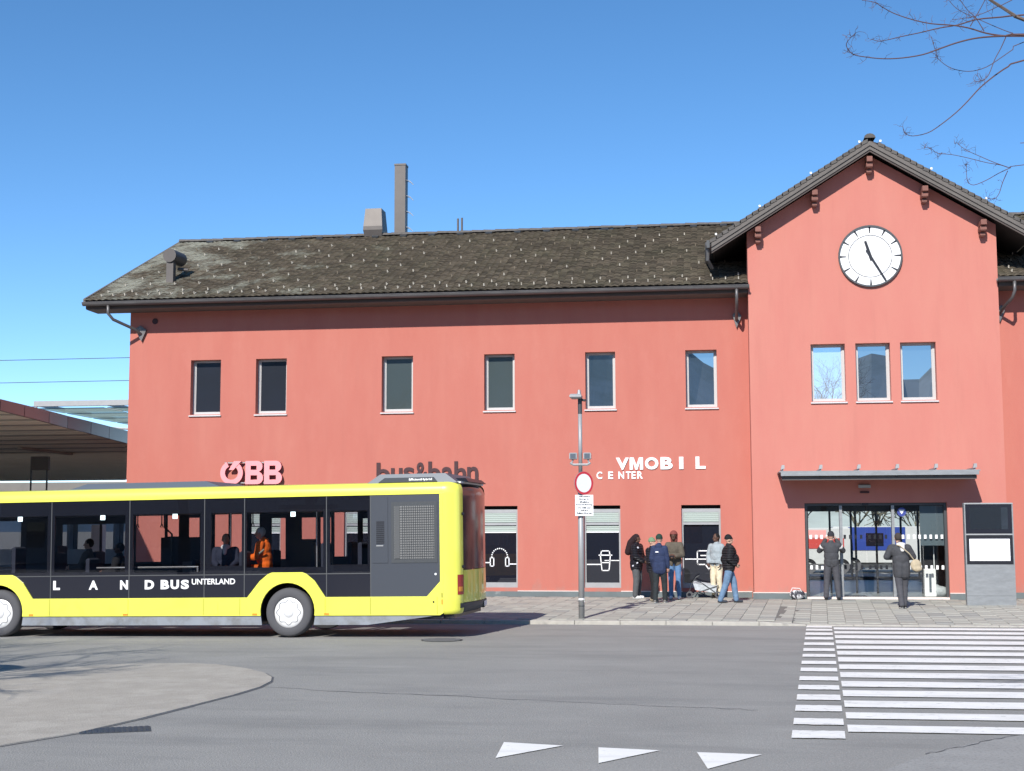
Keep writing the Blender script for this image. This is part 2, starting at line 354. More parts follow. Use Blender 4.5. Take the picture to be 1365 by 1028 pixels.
# ------------------------------------------------------------------ ground
def gz(x):                                           # the road falls away gently towards the left
    t = max(0.0, -x - 6.5); return -.010 * min(t, 9.0)
def front(x):                                        # pavement height at the kerb: dropped at the crossing
    return .085 if x < 1.3 else (.032 if x > 2.1 else .085 + (x - 1.3) / .8 * (.032 - .085))
def pz(x, y):
    t = min(1, max(0, (y - 30.95) / 7.6)); return front(x) * (1 - t) + .20 * t
def sheer(x, y): return x + .079 * (y - 30.9)
mb = MB(); xs = [-1500, -300, -60, -30, -15.5, -12, -9, -6.5, 0, 12, 40, 300, 1500]; ys = [-1500, -200, -40, 0, 10, 20, 30, 45, 80, 200, 2500]
for y in ys:
    for x in xs: mb.v.append((x, y, gz(x)))
n = len(xs)
for j in range(len(ys) - 1):
    for i in range(n - 1): mb.f.append((j * n + i, j * n + i + 1, (j + 1) * n + i + 1, (j + 1) * n + i))
tag(mb.build('road', M['asphalt'], off=(0, 0, 0)), 'grey asphalt road and bus lane in front of the station', kind='structure')
isl = [(-6.87, 13.03), (-6.48, 13.93), (-6.28, 15.0), (-6.12, 16.2), (-5.98, 17.3), (-5.93, 18.2), (-6.0, 18.9), (-6.15, 19.4), (-6.45, 19.97), (-6.91, 20.58), (-7.61, 21.21), (-8.17, 21.42), (-8.77, 21.36), (-9.4, 21.2), (-10.6, 20.4), (-12.0, 18.2), (-12.4, 15), (-11, 12.2), (-8, 11.6)]
mb = MB(); nI = len(isl)
mb.v = [(x, y, gz(x) + .003) for x, y in isl] + [(x * .998 - .015, y * .999 + .015, gz(x) + .016) for x, y in isl]
mb.f = [tuple(range(nI, 2 * nI))] + [(i, (i + 1) % nI, nI + (i + 1) % nI, nI + i) for i in range(nI)]
tag(mb.build('traffic_island', M['island'], off=(0, 0, 0)), 'low beige rounded traffic island at lower left', kind='structure')
mb = MB()
for i in range(nI):
    a = Vector(isl[i]); b = Vector(isl[(i + 1) % nI])
    if a.y > 21.0 or a.x < -9: continue
    nrm = Vector((b.y - a.y, -(b.x - a.x))).normalized() * -.035 * random.uniform(.6, 1.3)
    if (a - Vector((-9, 17))).dot(nrm) < 0: nrm = -nrm
    mb.add([(*a, gz(a.x) + .004), (*b, gz(b.x) + .004), (*(b + nrm), gz(b.x) + .004), (*(a + nrm), gz(a.x) + .004)], [(0, 1, 2, 3)])
tag(mb.build('island_joint', M['seam'], off=(0, 0, 0)), kind='structure')
def ribbon(name, pts, w, m, z=.004, jit=.35):
    mb = MB(); P = []
    for i in range(len(pts) - 1):
        a = Vector(pts[i]); b = Vector(pts[i + 1]); k = 9
        for j in range(k): P.append(a.lerp(b, j / k) + Vector((random.uniform(-.02, .02), random.uniform(-.05, .05))))
    P.append(Vector(pts[-1]))
    for i, p in enumerate(P):
        ww = w * random.uniform(1 - jit, 1 + jit) / 2
        mb.v += [(p.x, p.y - ww, gz(p.x) + z), (p.x, p.y + ww, gz(p.x) + z)]
    mb.f = [(2 * i, 2 * i + 2, 2 * i + 3, 2 * i + 1) for i in range(len(P) - 1)]
    return tag(mb.build(name, m, off=(0, 0, 0)), kind='structure')
ribbon('road_crack', [(-5.9, 18.3), (-4.78, 17.88), (-3.24, 17.57), (-1.39, 17.02), (-.4, 16.84), (.56, 16.61)], .02, M['seam'])
ribbon('road_crack', [(2.0, 13.6), (2.5, 14.2), (3.16, 15.05), (4.4, 15.9), (6, 16.3)], .022, M['seam'], z=.0095)
mb = MB(); cp = [(1.2, 12.0), (1.51, 12.68), (1.95, 13.5), (2.56, 14.35), (3.16, 14.97), (4.4, 15.7), (6, 16.1), (9, 16.3), (9, 8), (2, 8)]
mb.add([(x, y, .005) for x, y in cp], [tuple(range(len(cp)))])
tag(mb.build('road_patch', M['asphalt_light'], off=(0, 0, 0)), 'lighter worn asphalt area at lower right', kind='structure')

# crossing stripes: individual painted bars
LS = [(30.73, 30.18), (29.85, 29.28), (28.78, 28.10), (27.6, 26.98), (26.31, 25.7), (25.05, 24.47), (23.92, 23.39), (22.69, 22.16), (21.59, 21.05), (20.34, 19.82), (19.23, 18.72), (18.16, 17.6), (17.07, 16.53), (15.91, 15.41), (14.96, 14.43)]
RS = [(30.28, 29.66), (29.19, 28.55), (28.12, 27.33), (26.87, 26.1), (25.65, 24.95), (24.53, 23.83), (23.38, 22.6), (22.16, 21.45), (20.98, 20.25), (19.77, 19.1), (18.68, 18.02), (17.58, 16.95), (16.47, 15.95), (15.43, 14.93)]
xw = empty('zebra_crossing', (2.6, 22, 0), 'wide white striped zebra crossing painted on the road to the doors', 'zebra crossing')
def stripe(x0, x1, y1, y0):
    mb = MB(); P = []; k = 14
    for i in range(k + 1): P.append((x0 + (x1 - x0) * i / k, y0 + random.uniform(-.012, .012)))
    for i in range(k, -1, -1): P.append((x0 + (x1 - x0) * i / k, y1 + random.uniform(-.012, .012)))
    mb.add([(x - 2.6 + .079 * (y - (y0 + y1) / 2), y - 22, .0125) for x, y in P], [tuple(range(len(P)))])
    return mb.build('stripe', M['paint'], xw)
for a, b in LS:
    m_ = (a + b) / 2; stripe(2.10 + (m_ - 30.73) * .0791, 2.62 + (m_ - 30.6) * .0791, a, b)
for a, b in RS:
    m_ = (a + b) / 2; stripe(2.655 + (m_ - 30.6) * .0791, 9.2, a, b)
for T_, lab in (([(-1.95, 12.88), (-1.41, 13.68), (-2.01, 13.83)], 'leftmost of the three white give way triangles'), ([(-.99, 12.71), (-.47, 13.5), (-1.06, 13.61)], 'middle one of the three white give way triangles'), ([(-.02, 12.53), (.48, 13.37), (-.12, 13.43)], 'rightmost of the three white give way triangles')):
    mb = MB(); mb.add([(x, y, .0085) for x, y in T_], [(0, 1, 2)])
    tag(mb.build('give_way_triangle', M['paint']), lab + ' painted on the asphalt', 'road marking', 'white give way triangles')
# drain covers
def disc(mb, x, y, z, r, n=24): mb.add([(x + r * math.cos(2 * math.pi * i / n), y + r * math.sin(2 * math.pi * i / n), z) for i in range(n)], [tuple(range(n))])
mh = empty('manhole_cover', (-5.0, 26.25, .004), 'round dark iron manhole cover in the road by the bus rear', 'manhole cover')
mb = MB(); disc(mb, 0, 0, 0.004, .40); mb.build('rim', M['steel_dark'], mh)
mb = MB()
for i in range(-3, 4):
    h_ = math.sqrt(.36 ** 2 - (i * .1) ** 2); mb.box(-h_, h_, i * .1 - .03, i * .1 + .03, .004, .012)
mb.build('cast_ribs', M['seam'], mh)
dg_ = empty('drain_grate', (-6.2, 14.2, .0), 'dark rectangular drain grate beside the beige island', 'drain grate', rz=R(24))
MB().box(-.36, .36, -.2, .2, .002, .006).build('frame', M['steel_dark'], dg_)
mb = MB()
for i in range(12): mb.box(-.33 + i * .058, -.30 + i * .058, -.18, .18, .006, .012)
mb.build('bars', M['bus_grey'], dg_)

# pavement
mb = MB(); X0, X1 = -19.0, 14.0
cols = [X0, -10, -6, 0, 1.3, 1.7, 2.1, 4, 8, X1]
for x in cols:
    mb.v += [(sheer(x, 31.0) if abs(x) < 11 else x, 31.0, pz(x, 31) - .012), (sheer(x, 38.6) if abs(x) < 11 else x, 38.6, pz(x, 38.6) - .012), (x, 39.5, .188), (x, 31.0, -.3)]
for i in range(len(cols) - 1):
    a = i * 4; mb.f += [(a, a + 4, a + 5, a + 1), (a + 1, a + 5, a + 6, a + 2), (a + 3, a + 7, a + 4, a)]
pav = tag(mb.build('pavement', M['bed'], off=(0, 0, 0)), 'pavement of grey slabs in front of the station', kind='structure')
me_s = []
for k, key in enumerate(('slab', 'slab', 'slab2', 'slab3')):
    m_ = MB().bevbox(-.186, .186, -.298, .298, -.03, .004, .006).mesh('paving_slab'); m_.materials.append(M[key]); me_s.append(m_)
cells = []
SW, SL = .38, .605
for r_ in range(14):
    y = 31.03 + SL * (r_ + .5)
    for c_ in range(-40, 34):
        off = (SL / 2 if c_ % 2 else 0)
        yy = y + off * .9 - .1; x = sheer(c_ * SW + .1, yy)
        if yy - SL / 2 < 30.98: yy = 30.99 + SL / 2
        if yy + SL / 2 > (39.38 if x < 1.1 or x > 8.1 else 38.56): continue
        cells.append((x, yy))
rows = {}
vis = sorted([c for c in cells if -4.6 < c[0] < 7.4], key=lambda c: c[1])
near = set(vis[:298]); stuff = {0: MB(), 1: MB(), 2: MB()}
for c in cells:
    x, y = c; z = pz(x, y) + random.uniform(-.004, .004); k = random.choice((0, 0, 0, 1, 2, 2, 3))
    if c in near:
        o = bpy.data.objects.new('paving_slab', me_s[k]); o.location = (x, y, z); o.rotation_euler = (math.atan(.0155) , 0, -.079 + random.uniform(-.006, .006)); link(o, pav)
    else:
        stuff[k % 3].add([(x + a - .079 * -b, y + b, z + e + b * .0155) for a, b, e in ((-.186, -.298, 0), (.186, -.298, 0), (.186, .298, 0), (-.186, .298, 0), (-.186, -.298, -.02), (.186, -.298, -.02), (.186, .298, -.02), (-.186, .298, -.02))], [(0, 1, 2, 3), (0, 4, 5, 1), (1, 5, 6, 2), (3, 7, 4, 0), (2, 6, 7, 3)])
for k, key in enumerate(('slab', 'slab2', 'slab3')): tag(stuff[k].build('paving_slabs', M[key], pav), kind='stuff')
kb = tag(MB().box(-19, 14, 30.93, 31.0, -.3, -.02).build('kerb', M['bed'], off=(0, 0, 0)), 'row of pale kerb stones, dropped at the crossing', kind='structure')
x = -18.9
while x < 13:
    L_ = 1.0; f0, f1 = front(x), front(x + L_)
    mb = MB(); g = .006
    vs = []
    for xx, f_ in ((x + g, f0), (x + L_ - g, f1)):
        vs += [(xx, 30.80, -.2), (xx, 30.80, f_ - .012), (xx, 30.812, f_), (xx, 30.99, f_ + .003), (xx, 30.99, -.2)]
    mb.add(vs, [(0, 5, 6, 1), (1, 6, 7, 2), (2, 7, 8, 3), (3, 8, 9, 4), (0, 1, 2, 3, 4), (9, 8, 7, 6, 5)])
    mb.build('kerb_stone', M['kerb'], kb); x += L_

# ------------------------------------------------------------------ station building
BO = (-8.0, 39.4, 0.0)
st = empty('station_building', BO, 'long red rendered railway station with dark tiled roof and clock gable', 'station building')
YW, YR = 39.4, 38.6
def B(mb, name, m, parent=st, smooth=False):
    o = mb.build(name, m, None, off=BO, smooth=smooth); o.location = (0, 0, 0); o.parent = parent; return o
def rect(x0, x1, z0, z1): return [(x0, z0), (x1, z0), (x1, z1), (x0, z1)]
UP = [(-15.13, -14.2), (-13.12, -12.18), (-9.31, -8.38), (-6.28, -5.39), (-3.35, -2.49), (-.50, .38)]
GW = [(-13.35, -12.30), (-10.4, -9.35), (-6.40, -5.32), (-3.42, -2.39), (-.68, .41)]
loops = [rect(-17.06, 1.27, .19, 9.06)] + [rect(a, b, 5.5, 7.13) for a, b in UP] + [rect(a, b, .44, 2.75) for a, b in GW]
B(shift(poly2d(loops, .36), 0, YW + .18), 'wall', M['wall'])
loops = [rect(7.95, 22, .19, 9.06), rect(9.3, 10.2, 5.5, 7.13), rect(12.3, 13.2, 5.5, 7.13), rect(9.3, 10.4, .44, 2.75)]
B(shift(poly2d(loops, .36), 0, YW + .18), 'wall', M['wall'])
gl = [(1.27, .19), (2.66, .19), (2.66, 2.77), (6.41, 2.77), (6.41, .19), (7.95, .19), (7.95, 10.30), (4.61, 12.38), (1.27, 10.30)]
GWIN = [(2.93, 3.85), (4.13, 5.05), (5.32, 6.26)]
B(shift(poly2d([gl] + [rect(a, b, 5.54, 7.12) for a, b in GWIN], .36), 0, YR + .18), 'gable_wall', M['wall2'])
for xa in (1.27, 7.62): B(MB().box(xa, xa + .33, YR + .36, YW + .3, .19, 10.2), 'gable_side_wall', M['wall2'])
# end walls (gable ends) and back wall
for xa, xb in ((-17.06, -16.7), (21.64, 22.0)):
    mb = MB(); P = [(39.765, .1), (52.3, .1), (52.3, 9.2), (45.9, 12.0), (39.765, 9.25)]; k = len(P)
    mb.add([(xa, y, z) for y, z in P] + [(xb, y, z) for y, z in P], [tuple(range(k)), tuple(range(2 * k - 1, k - 1, -1))] + [(i, k + i, k + (i + 1) % k, (i + 1) % k) for i in range(k)])
    B(mb, 'end_wall', M['wall'])
mb = MB(); mb.box(-16.7, 3.0, 52.0, 52.3, .1, 9.2); mb.box(9.0, 21.6, 52.0, 52.3, .1, 9.2); mb.box(3.0, 9.0, 52.0, 52.3, 2.95, 9.2); B(mb, 'back_wall', M['wall'])
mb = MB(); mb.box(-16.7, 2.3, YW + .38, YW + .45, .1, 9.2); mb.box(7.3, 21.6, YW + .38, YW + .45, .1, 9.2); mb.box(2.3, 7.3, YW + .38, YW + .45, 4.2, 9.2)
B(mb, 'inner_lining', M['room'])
# plinth and thin trim
mb = MB(); tr = MB()
segs = [(-17.09, GW[0][0])] + [(GW[i][1], GW[i + 1][0]) for i in range(4)] + [(GW[4][1], 1.24)]
mb.box(-17.1, 1.235, YW - .028, YW - .001, .1, .335)
for a, b in segs: tr.box(a, b, YW - .034, YW - .001, .337, .357)
mb.box(1.235, 2.66, YR - .028, YR - .001, .1, .345); mb.box(6.41, 7.985, YR - .028, YR - .001, .1, .345); tr.box(1.235, 2.655, YR - .034, YR - .001, .347, .367); tr.box(6.415, 7.985, YR - .034, YR - .001, .347, .367)
mb.box(7.985, 22, YW - .028, YW - .001, .1, .345)
B(mb, 'plinth', M['plinth']); tag(B(tr, 'plinth_trim', M['trim']), kind='stuff')

def window(x0, x1, z0, z1, Y, pane, tilt=0.0):
    """deep reveal, white frame, aluminium sill, pane"""
    d = .22; fw_ = .062
    fr = MB(); y0, y1 = Y + d, Y + d + .07
    fr.box(x0 + .002, x0 + fw_, y0, y1, z0 + .002, z1 - .002); fr.box(x1 - fw_, x1 - .002, y0, y1, z0 + .002, z1 - .002)
    fr.box(x0 + fw_, x1 - fw_, y0, y1, z1 - fw_, z1 - .002); fr.box(x0 + fw_, x1 - fw_, y0, y1, z0 + .002, z0 + fw_ + .03)
    i_ = fw_ + .025
    for a, b, c, e in ((x0 + fw_, x0 + i_, z0 + fw_ + .03, z1 - fw_), (x1 - i_, x1 - fw_, z0 + fw_ + .03, z1 - fw_)): fr.box(a, b, y0 + .02, y1, c, e)
    w = B(fr, 'window', M['frame'])
    s_ = MB(); s_.add([(x0 - .03, Y - .05, z0 - .028), (x1 + .03, Y - .05, z0 - .028), (x1 + .03, Y + d, z0 + .02), (x0 - .03, Y + d, z0 + .02), (x0 - .03, Y - .05, z0 - .06), (x1 + .03, Y - .05, z0 - .06), (x1 + .03, Y - .002, z0 - .06), (x0 - .03, Y - .002, z0 - .06)],
                      [(0, 1, 2, 3), (4, 5, 1, 0), (7, 6, 5, 4), (0, 3, 7, 4), (1, 5, 6, 2)])
    B(s_, 'sill', M['sill'], w)
    g = MB(); ya = y0 + .045
    g.add([(x0 + fw_, ya, z0 + fw_), (x1 - fw_, ya, z0 + fw_), (x1 - fw_, ya + tilt, z1 - fw_), (x0 + fw_, ya + tilt, z1 - fw_)], [(0, 1, 2, 3)])
    B(g, 'pane', pane, w)
    return w
for (a, b), p in zip(UP, (M['pane_dark'], M['pane_dark'], M['pane_grey'], M['pane_grey'], M['pane'], M['pane'])): window(a, b, 5.5, 7.13, YW, p)
window(9.3, 10.2, 5.5, 7.13, YW, M['pane']); window(12.3, 13.2, 5.5, 7.13, YW, M['pane'])
M['pane_hi'] = glass('gable window pane', None, .74, 1.7, opaque=(.01, .02, .03), rcol=(.92, .97, 1))
M['pane_sky_tint'] = glass('gable pane with painted sky reflection', None, .5, 1.7, opaque=(.42, .46, .48), rcol=(.95, .98, 1))  # bright sky reflection painted in as a pale opaque back
for i, (a, b) in enumerate(GWIN): window(a, b, 5.54, 7.12, YR, M['pane_sky_tint'] if i == 0 else M['pane'], tilt=(.012, -.004, .0)[i])

def shopwin(x0, x1, icon=None):
    z0, z1 = .44, 2.75; y = YW + .10
    fr = MB(); fr.box(x0 + .001, x0 + .05, y, y + .06, z0, z1 - .10); fr.box(x1 - .05, x1 - .001, y, y + .06, z0, z1 - .10)
    fr.box(x0 + .05, x1 - .05, y, y + .06, z1 - .2, z1 - .1); fr.box(x0 + .001, x1 - .001, y - .04, y + .06, z0, z0 + .14); fr.box(x0 + .05, x1 - .05, y - .01, y + .06, 2.20, 2.27)
    w = B(fr, 'shop_window', M['sheet'] if 0 else M['steel'])
    for k in range(6):
        zz = 2.28 + k * .055
        B(MB().bevbox(x0 + .052, x1 - .052, y + .01, y + .035, zz, zz + .051, .006), 'shutter_slat', M['blind'], w)
    for k in range(3 if icon != 'bubble' else 0):
        zz = 2.02 + k * .055
        B(MB().bevbox(x0 + .052, x1 - .052, y + .03, y + .05, zz, zz + .051, .006), 'shutter_slat', M['blind'], w)
    if icon != 'bubble': B(MB().box(x0 + .052, x1 - .052, y + .02, y + .055, 1.985, 2.015), 'shutter_bar', M['white'], w)
    B(MB().box(x0 + .05, x1 - .05, y + .056, y + .062, z0 + .14, 2.2), 'pane', M['shop'], w)
    c = (x0 + x1) / 2; mb = MB(); a, e = y + .050, y + .0535; zc = 1.22
    if icon == 'cup':
        cx = c + .06
        stroke(mb, [(cx - .13, zc + .12), (cx - .09, zc - .30), (cx + .11, zc - .30), (cx + .15, zc + .12)], .028, a, e, False)
        stroke(mb, [(cx - .17, zc + .13), (cx + .19, zc + .13)], .03, a, e); stroke(mb, [(cx - .12, zc + .14), (cx - .10, zc + .25), (cx + .12, zc + .25), (cx + .14, zc + .14)], .028, a, e)
        stroke(mb, [(cx - .11, zc - .08), (cx + .12, zc - .08)], .025, a, e); stroke(mb, [(x0 + .07, zc - .13), (cx - .12, zc - .13)], .03, a, e)
        for k in range(11): stroke(mb, [(cx + .0 + k * .038, zc - .02), (cx + .02 + k * .038, zc - .02)], .026, a, e)
    elif icon == 'bubble':
        stroke(mb, [(c - .12, zc - .10), (c - .12, zc + .22), (c - .09, zc + .25), (c + .42, zc + .25), (c + .45, zc + .22), (c + .45, zc - .10), (c + .42, zc - .13), (c + .28, zc - .13), (c + .2, zc - .27), (c + .1, zc - .13), (c - .09, zc - .13)], .03, a, e, True)
        stroke(mb, [(c - .02, zc + .12), (c + .36, zc + .12)], .03, a, e)
        for k in range(15): stroke(mb, [(x0 + .09 + k * .05, zc + .02), (x0 + .115 + k * .05, zc + .02)], .028, a, e)
    elif icon == 'phones':
        for sx in (-1, 1):
            stroke(mb, [(c + sx * .22 - .05, zc - .18), (c + sx * .22 - .05, zc + .06), (c + sx * .22 + .05, zc + .06), (c + sx * .22 + .05, zc - .18)], .028, a, e, True)
        for k in range(13):
            q = math.pi * k / 12; mb.ell((c + .23 * math.cos(q), a, zc + .08 + .24 * math.sin(q)), .02, .003, .02, 6, 4)
        stroke(mb, [(x0 + .06, zc - .08), (c - .28, zc - .08)], .03, a, e); stroke(mb, [(c + .28, zc - .12), (x1 - .06, zc - .12)], .03, a, e)
    if mb.v: B(mb, 'window_graphic', M['white'], w)
for (a, b), ic in zip(GW, (None, None, 'phones', 'cup', 'bubble')): shopwin(a, b, ic)
shopwin(9.3, 10.4)

# roofs ------------------------------------------------------------
EY, EZ, RY, RZ = 38.53, 8.86, 45.9, 12.12
def tiles(org, u, v, n_, nu, nv, tw, th, clip=None):
    org, u, v, n_ = (Vector(a) for a in (org, u, v, n_)); mb = MB(); K = 4
    prof = [0, .020, .026, .012, 0]
    for j in range(nv):
        for i in range(nu):
            if clip and not clip((i + .5) * tw, (j + .5) * th): continue
            du = random.uniform(-.004, .004); dn = random.uniform(-.004, .006); vs = []
            base = org + u * (i * tw + du) + v * (j * th + random.uniform(-.006, .006))
            for t, lift in ((0, .036), (1.12, .004)):
                for k in range(K + 1): vs.append(base + u * (tw * k / K) + v * (th * t) + n_ * (prof[k] + lift + dn))
            for k in range(K + 1): vs.append(base + u * (tw * k / K) + n_ * (prof[k] + .012 + dn))
            fs = [(k, k + 1, K + 2 + k, K + 1 + k) for k in range(K)] + [(2 * K + 2 + k, 2 * K + 3 + k, k + 1, k) for k in range(K)]
            mb.add(vs, fs)
    return mb
sl = Vector((0, RY - EY, RZ - EZ)); SLEN = sl.length; sv = sl.normalized(); sn = Vector((1, 0, 0)).cross(sv)
XL, XG0, XG1 = -18.10, 1.26, 7.96
def cross_z(x): return 12.60 - abs(x - 4.61) * .622
# decks
mb = MB()
def deck(mb, P, t=.14):
    n_ = (Vector(P[1]) - Vector(P[0])).cross(Vector(P[2]) - Vector(P[1])).normalized(); k = len(P)
    lo = [Vector(p) - n_ * t for p in P]; mb.add([Vector(p) for p in P] + lo, [tuple(range(k)), tuple(range(2 * k - 1, k - 1, -1))] + [(i, k + i, k + (i + 1) % k, (i + 1) % k) for i in range(k)])
def sp(x, t): return (x, EY + (RY - EY) * t, EZ + (RZ - EZ) * t)
deck(mb, [sp(XL, 0), sp(XG0 - .01, 0), sp(XG0 - .01, .32), sp(3.8, 1), sp(XL, 1)]); deck(mb, [sp(XG1 + .01, 0), sp(22.8, 0), sp(22.8, 1), sp(5.4, 1), sp(XG1 + .01, .32)])
deck(mb, [(XL, RY, RZ), (22.8, RY, RZ), (22.8, 53.3, EZ), (XL, 53.3, EZ)])
roof = B(mb, 'roof', M['dboard'])
def valley(x, v_):                       # keep tiles out of the cross gable
    t = v_ / SLEN; z = EZ + (RZ - EZ) * t
    if XG0 <= x <= XG1 and EY + (RY - EY) * t < 39.0: return False
    return not (abs(x - 4.61) < (12.60 - z) / .622 and (XG0 < x < XG1 if z < 9.95 else True))
tw, th = .20, .166
nv = int(SLEN / th) + 1
mbt = tiles((XL - .02, EY - .06, EZ - .02), (1, 0, 0), sv, sn, int((XG0 - XL + 2.7) / tw), nv, tw, th, lambda a, b: valley(XL - .02 + a, b) and b < SLEN - .02 and (XL - .02 + a < XG0 - .06 or b > 2.6))
tag(B(mbt, 'roof_tiles', M['tile'], roof), kind='stuff')
mbt = tiles((XG1 + .02, EY - .06, EZ - .02), (1, 0, 0), sv, sn, 40, nv, tw, th, lambda a, b: b < SLEN - .02 and valley(XG1 + .1 + a, b))
tag(B(mbt, 'roof_tiles', M['tile'], roof), kind='stuff')
# ridge tiles
rt_me = None
def half_pipe(L_, r, n=6, r2=None):
    mb = MB(); r2 = r2 or r
    for x, rr in ((0, r), (L_, r2)):
        for k in range(n + 1): q = math.pi * k / n; mb.v.append((x, math.cos(q) * rr, math.sin(q) * rr * .8))
    m_ = n + 1; mb.f = [(k, k + 1, m_ + k + 1, m_ + k) for k in range(n)] + [tuple(range(m_ - 1, -1, -1)), tuple(range(m_, 2 * m_))]
    return mb
rt_me = half_pipe(.43, .13, r2=.11).mesh('ridge_tile'); rt_me.materials.append(M['tile_rake'])
x = XL - .02
while x < 13:
    if not (1.9 < x < 7.2):
        o = bpy.data.objects.new('ridge_tile', rt_me); o.location = (x - BO[0], RY - BO[1], RZ + .02 + random.uniform(-.005, .008) - BO[2]); o.rotation_euler = (0, random.uniform(-.01, .01), 0); link(o, roof)
    x += .40
# verge (left gable end)
B(MB().add([(XL - .05, EY - .05, EZ - .08), (XL + .02, EY - .05, EZ - .08), (XL + .02, RY, RZ - .08), (XL - .05, RY, RZ - .08), (XL - .05, EY - .05, EZ + .05), (XL + .02, EY - .05, EZ + .05), (XL + .02, RY, RZ + .05), (XL - .05, RY, RZ + .05)],
            [(0, 1, 2, 3), (4, 7, 6, 5), (0, 4, 5, 1), (0, 3, 7, 4), (1, 5, 6, 2), (2, 6, 7, 3)]), 'verge_board', M['board'], roof)
# snow guards, each a bent strip
gm = MB(); gm.box(-.012, .012, -.03, .09, 0, .010); gm.box(-.016, .016, -.035, -.022, 0, .075); gme = gm.mesh('snow_guard'); gme.materials.append(M['guard']); gme2 = gm.mesh('snow_guard'); gme2.materials.append(M['guard_old'])
ang = math.atan2(RZ - EZ, RY - EY); cnt = 0
def guard(x, v_):
    global cnt
    if not valley(x, v_): return
    if XG0 - .1 < x < XG1 + .1: return
    cnt += 1
    p = Vector((x, EY, EZ)) + sv * v_ + sn * .055
    o = bpy.data.objects.new('snow_guard', gme if v_ < 1.1 or random.random() < .5 else gme2); o.location = p - Vector(BO); o.rotation_euler = (ang + random.uniform(-.15, .15), 0, random.uniform(-.12, .12)); link(o, roof)
for xo, xe in ((XL + .4, XG0 - .2), (XG1 + .4, 12)):
    x = xo
    while x < xe: guard(x, .30 + random.uniform(-.012, .012)); x += .36
    for r_ in range(8):
        x = xo + (.23 * r_) % .8
        while x < xe: guard(x + random.uniform(-.02, .02), .74 + r_ * .83 * .98 + random.uniform(-.015, .015)); x += .78
x = XL + 1.2
while x < 1.0:                              # vent tiles just under the ridge
    p = Vector((x, EY, EZ)) + sv * (SLEN - .42) + sn * .05 - Vector(BO)
    o = MB().box(-.11, .11, 0, .12, 0, .05).build('vent_tile', M['steel_dark'], roof); o.location = p; o.rotation_euler = (ang, 0, 0); x += .98
# gutters
def gutter(x0, x1, y, z, r, name='gutter'):
    mb = MB(); n = 8
    for x in (x0, x1):
        for k in range(n + 1): q = math.pi + math.pi * k / n; mb.v.append((x, y + math.cos(q) * r, z + math.sin(q) * r))
        for k in range(n, -1, -1): q = math.pi + math.pi * k / n; mb.v.append((x, y + math.cos(q) * (r - .012), z + math.sin(q) * (r - .012)))
    m_ = 2 * (n + 1); mb.f = [(k, (k + 1) % m_, m_ + (k + 1) % m_, m_ + k) for k in range(m_)] + [tuple(range(m_)), tuple(range(2 * m_ - 1, m_ - 1, -1))]
    mb.path([(x0, y - r, z), (x1, y - r, z)], .012)
    return B(mb, name, M['gutter'])
g1 = gutter(XL - .03, XG0 + .04, 38.44, 8.78, .10); g2 = gutter(XG1 - .06, 22.8, 38.44, 8.80, .10)
mb = MB(); mb.box(XL, XG0 - .01, 38.56, 38.60, 8.62, 8.72); mb.box(XG1 + .01, 22.8, 38.56, 38.60, 8.62, 8.72); B(mb, 'fascia_board', M['dboard'])
mb = MB(); mb.box(XL, XG0 - .01, 38.605, YW - .001, 8.60, 8.63); mb.box(XG1 + .01, 22.8, 38.605, YW - .001, 8.60, 8.63); B(mb, 'soffit', M['board'])
for k, (x, ya) in enumerate(((-17.35, 0), (.95, 0), (8.35, 0))):
    s_ = 1 if k < 1 else (.0 if k == 1 else -.35)
    mb = MB(); mb.path([(x, 38.44, 8.72), (x, 38.45, 8.45), (x + .12 * s_, 38.55, 8.28), (x + .55 * s_, 39.1, 8.06), (x + .66 * s_, 39.3, 7.95), (x + .68 * s_, YW + .02, 7.9)], .045, n=10)
    B(mb, 'downpipe', M['gutter'], smooth=True)
    B(MB().prism([(x + .58 * s_ - .11, 8.1), (x + .68 * s_, 7.72), (x + .68 * s_ + .15, 8.06), (x + .6 * s_ + .04, 8.2)], YW - .09, YW - .01), 'pipe_hopper', M['gutter'])
mb = MB(); disc_pts = [(-16.28 + .09 * math.cos(2 * math.pi * i / 12), 8.33 + .09 * math.sin(2 * math.pi * i / 12)) for i in range(12)]; mb.prism(disc_pts, YW - .02, YW - .001); B(mb, 'wall_vent', M['dark_letter'])

# cross gable roof
GF, GB = 38.08, 46.4; APX, APZ = 4.61, 12.66; GS = .622
def cg(s_, d, y, dz=0): return (APX + s_ * d, y, APZ - GS * d + dz)
mb = MB()
for s_ in (-1, 1):
    P = [cg(s_, 0, GF), cg(s_, 0, GB), cg(s_, 4.32, GB), cg(s_, 4.32, GF)]
    if s_ == 1: P = P[::-1]
    P = P if s_ == 1 else P
    k = len(P); n_ = (Vector(P[1]) - Vector(P[0])).cross(Vector(P[2]) - Vector(P[1])).normalized()
    if n_.z < 0: P = P[::-1]
    deck(mb, P, .12)
groof = B(mb, 'gable_roof', M['dboard'])
gsl = math.sqrt(1 + GS * GS)
for s_ in (-1, 1):
    v = Vector((-s_, 0, GS)).normalized(); nrm = Vector((s_ * GS, 0, 1)).normalized()
    o_ = Vector(cg(s_, 4.36, GF + .0 if s_ == 1 else GF)); u = Vector((0, 1, 0))
    mt = tiles(o_, u, v, nrm, 60, int(4.36 * gsl / th), tw, th, lambda a, b: (APZ - GS * (4.36 - b / gsl) > EZ + (RZ - EZ) * min(1, (GF + a - EY) / (RY - EY)) - .15) or a < 1.5)
    if s_ == 1: pass
    tag(B(mt, 'gable_roof_tiles', M['tile'], groof), kind='stuff')
